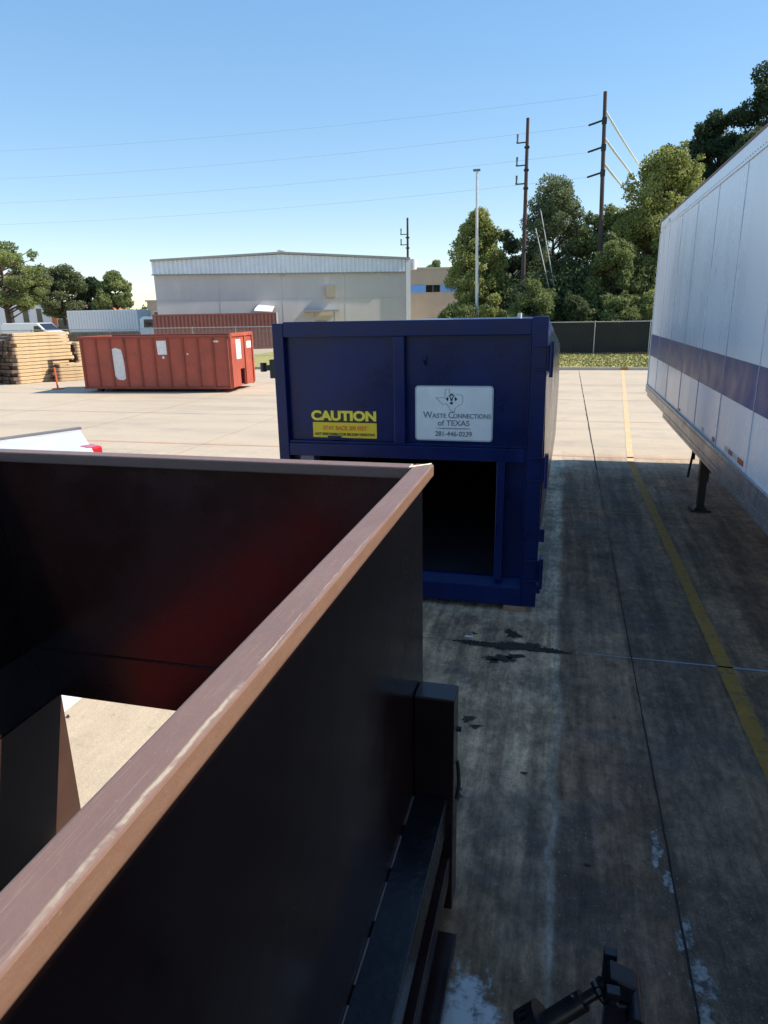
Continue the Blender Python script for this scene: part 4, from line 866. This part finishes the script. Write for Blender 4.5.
def tree(name, label, x, y, top, w, dep=None, low=.2, leafm='green', n=9000, size=.30, seed=1, group=None, cl=26, crad=.27, flat=.8, trunk_r=.22, lean=0, shape='round'):
    r = random.Random(seed); dep = dep or w
    t = thing(name, label, 'tree' if 'bush' not in name else 'bush', (x, y, 0), 0, group)
    z0 = top*low; hz = (top-z0)/2; zc = z0+hz; cs = []; cl = int(cl*1.9); n = int(n*3.6); size *= .60
    R0 = crad*min(w, top-z0)/2*.86
    for i in range(cl):
        for _ in range(60):
            a, b, c = r.uniform(-1, 1), r.uniform(-1, 1), r.uniform(-1, 1)
            if a*a+b*b+c*c < 1: break
        q = math.sqrt(a*a+b*b+c*c)+1e-6; k = (q**.6)/q; a *= k; b *= k; c *= k
        c = max(-1, min(1, c)); tap = 1.0
        if shape == 'cone': tap = max(.2, 1.15-(c+1)/2*.95)
        if shape == 'egg': tap = 1.15-(c+1)/2*.62
        if shape == 'dome' and c < 0: tap = min(1.25, 1/math.sqrt(max(.3, 1-c*c)))
        rad = r.uniform(.6, 1.25)*R0
        cs.append((a*max(.1, w/2-rad*.7)*tap+lean*c, b*max(.1, dep/2-rad*.7)*tap, zc+c*max(.1, hz-rad*.75), rad))
    for i in range(cl):                              # small outer sprays that break the outline
        c0 = r.choice(cs); dv = Vector((r.gauss(0, 1), r.gauss(0, 1), r.gauss(.25, 1))).normalized(); k = c0[3]*r.uniform(.9, 1.35)
        zz = c0[2]+dv.z*k
        if zz > .3: cs.append((c0[0]+dv.x*k, c0[1]+dv.y*k, min(zz, top), c0[3]*r.uniform(.22, .42)))
    me = leaves(cs, n, size, seed, flat)
    obj('crown', me, 'leaf_'+leafm, t)
    mb = MB(); th = z0+hz*1.2; mb.tube([(0, 0, 0), (.05*w*r.uniform(-.5, .5), 0, th*.5), (lean*.3, 0, th)], [trunk_r, trunk_r*.75, trunk_r*.35], 10)
    for c in cs[::2]:
        s0 = Vector((0, 0, max(.3*th, min(th, c[2]-.25*abs(c[0])-.5)))); mb.tube([s0, s0.lerp(Vector(c[:3]), .55)+Vector((0, 0, .1)), Vector(c[:3])], [trunk_r*.34, trunk_r*.2, trunk_r*.08], 5, False)
    obj('trunk', mb, 'bark', t)
    return t
G1 = 'trees behind the slatted fence'
tree('tree', 'yellow-green leafy tree left of the other trees, behind the light pole', -6.5, 53.5, 10.0, 5.2, low=.05, leafm='yellow', n=11000, size=.27, seed=11, group=G1, cl=48, crad=.26, shape='egg')
tree('tree', 'grey-green rounded tree between the two tall utility poles', -1.2, 55.5, 12.6, 7.2, low=.05, leafm='grey', n=18000, size=.25, seed=12, group=G1, cl=60, crad=.24, shape='egg')
tree('tree', 'dark tree between the yellow-green tree and the first utility pole', -4.2, 57, 8.8, 4.6, low=.05, leafm='deep', n=10000, size=.3, seed=13, group=G1, cl=26, crad=.3)
tree('tree', 'broad yellow-green drooping tree nearest the white trailer', 6.1, 52.5, 13.2, 8.0, low=.05, leafm='yellow', n=21000, size=.27, seed=14, group=G1, cl=64, crad=.23, shape='egg')
tree('tree', 'dark green tree right of the tallest utility pole', 2.6, 54.5, 9.8, 5.6, low=.03, leafm='green', n=13000, size=.28, seed=15, group=G1, cl=34, crad=.28, shape='dome')
tree('pine_tree', 'dark pine peeking over the left shoulder of the yellow-green tree', 7.5, 64, 15.6, 4.6, low=.3, leafm='pine', n=11000, size=.3, seed=16, group=G1, cl=30, crad=.3)
tree('pine_tree', 'bushy dark pine rising behind the yellow-green tree', 11.0, 63, 17.6, 5.6, low=.3, leafm='pine', n=19000, size=.3, seed=17, group=G1, cl=52, crad=.3)
tree('pine_tree', 'tallest dark pine above the front of the white trailer', 14.4, 61, 21.3, 6.4, low=.3, leafm='pine', n=20000, size=.32, seed=18, group=G1, cl=50, crad=.3)
tree('tree', 'dense dark tree behind the top edge of the white trailer', 12.2, 57, 14.2, 6.5, low=.05, leafm='deep', n=12000, size=.34, seed=19, group=G1, cl=30, crad=.3)
tree('tree', 'dense dark tree hidden beyond the white trailer', 18.5, 55, 13, 7, low=.05, leafm='green', n=9000, size=.4, seed=20, group=G1)
tree('tree', 'low leafy green tree wrapped round the foot of the tallest utility pole', 2.9, 48.7, 7.6, 4.2, low=.03, leafm='green', n=9000, size=.27, seed=21, group=G1, cl=36, crad=.26, shape='egg')
G2 = 'bushes along the slatted fence'
for i, (x, y, tp_, w, lm, lb) in enumerate((
    (-4.35, 46.8, 3.9, 2.6, 'yellow', 'bright yellow-green bush at the foot of the first utility pole'),
    (-1.9, 47.0, 4.6, 3.4, 'green', 'green bush in front of the pale guy wires'),
    (.6, 46.5, 3.6, 3.2, 'deep', 'dark bush behind the fence below the tallest pole'),
    (3.2, 46.6, 3.8, 3.4, 'green', 'green bush behind the fence right of the tallest pole'),
    (5.9, 46.6, 4.2, 3.2, 'yellow', 'light green bush behind the fence beside the white trailer'),
    (-6.9, 47.8, 3.4, 3.0, 'green', 'low green bush behind the light pole'),
    (9.4, 47, 4.2, 4.0, 'deep', 'dark bush behind the fence hidden by the white trailer'))):
    tree('bush', lb, x, y, tp_, w, low=.02, leafm=lm, n=4200, size=.24, seed=40+i, group=G2, cl=18, crad=.34, trunk_r=.06)
tree('bush', 'long dark thicket filling the ground behind the slatted fence', 3.5, 50.5, 5.6, 17, dep=3.5, low=.01, leafm='deep', n=18000, size=.34, seed=60, group=G2, cl=80, crad=1.1, trunk_r=.06)
G3 = 'pine trees at the far left'
tree('pine_tree', 'large sunlit pine with dark trunk at the left edge', -60.0, 66, 11.2, 9.6, low=.28, leafm='sunpine', n=11000, size=.36, seed=31, group=G3, cl=34, crad=.27, flat=.6, trunk_r=.3)
tree('pine_tree', 'second pine from the left, behind the white van', -58.6, 73, 9.6, 7.2, low=.25, leafm='grey', n=9500, size=.36, seed=32, group=G3, cl=26, crad=.28, flat=.7)
tree('pine_tree', 'small conical pine between two larger pines', -55.4, 75, 7.8, 4.6, low=.25, leafm='pine', n=5200, size=.34, seed=33, group=G3, cl=16, crad=.3, shape='cone')
tree('pine_tree', 'sunlit pine above the white box trailer', -50.4, 72, 8.0, 6.0, low=.34, leafm='sunpine', n=7000, size=.34, seed=34, group=G3, cl=18, crad=.28, flat=.65, shape='cone')
tree('pine_tree', 'pine outside the left edge of the view', -71, 68, 11.5, 8, low=.3, leafm='sunpine', n=7000, size=.4, seed=35, group=G3, cl=20)
tree('tree', 'small tree top showing over the tan building roof', -17.8, 97, 9.6, 4.2, low=.4, leafm='green', n=3500, size=.4, seed=36)
# distant wood along the horizon
r = np.random.default_rng(5); cs = []
for i in range(260):
    a = r.uniform(-175, 60); cs.append((a, 190+r.uniform(-12, 12), r.uniform(.5, 3.6), r.uniform(1.6, 3)))
o = obj('distant_wood', leaves(cs, 22000, .9, 9), 'leaf_green'); tag(o, 'low hazy line of distant woods along the horizon', 'woods', kind='stuff')
for o in bpy.data.objects:
    if '_w' in o: del o['_w']
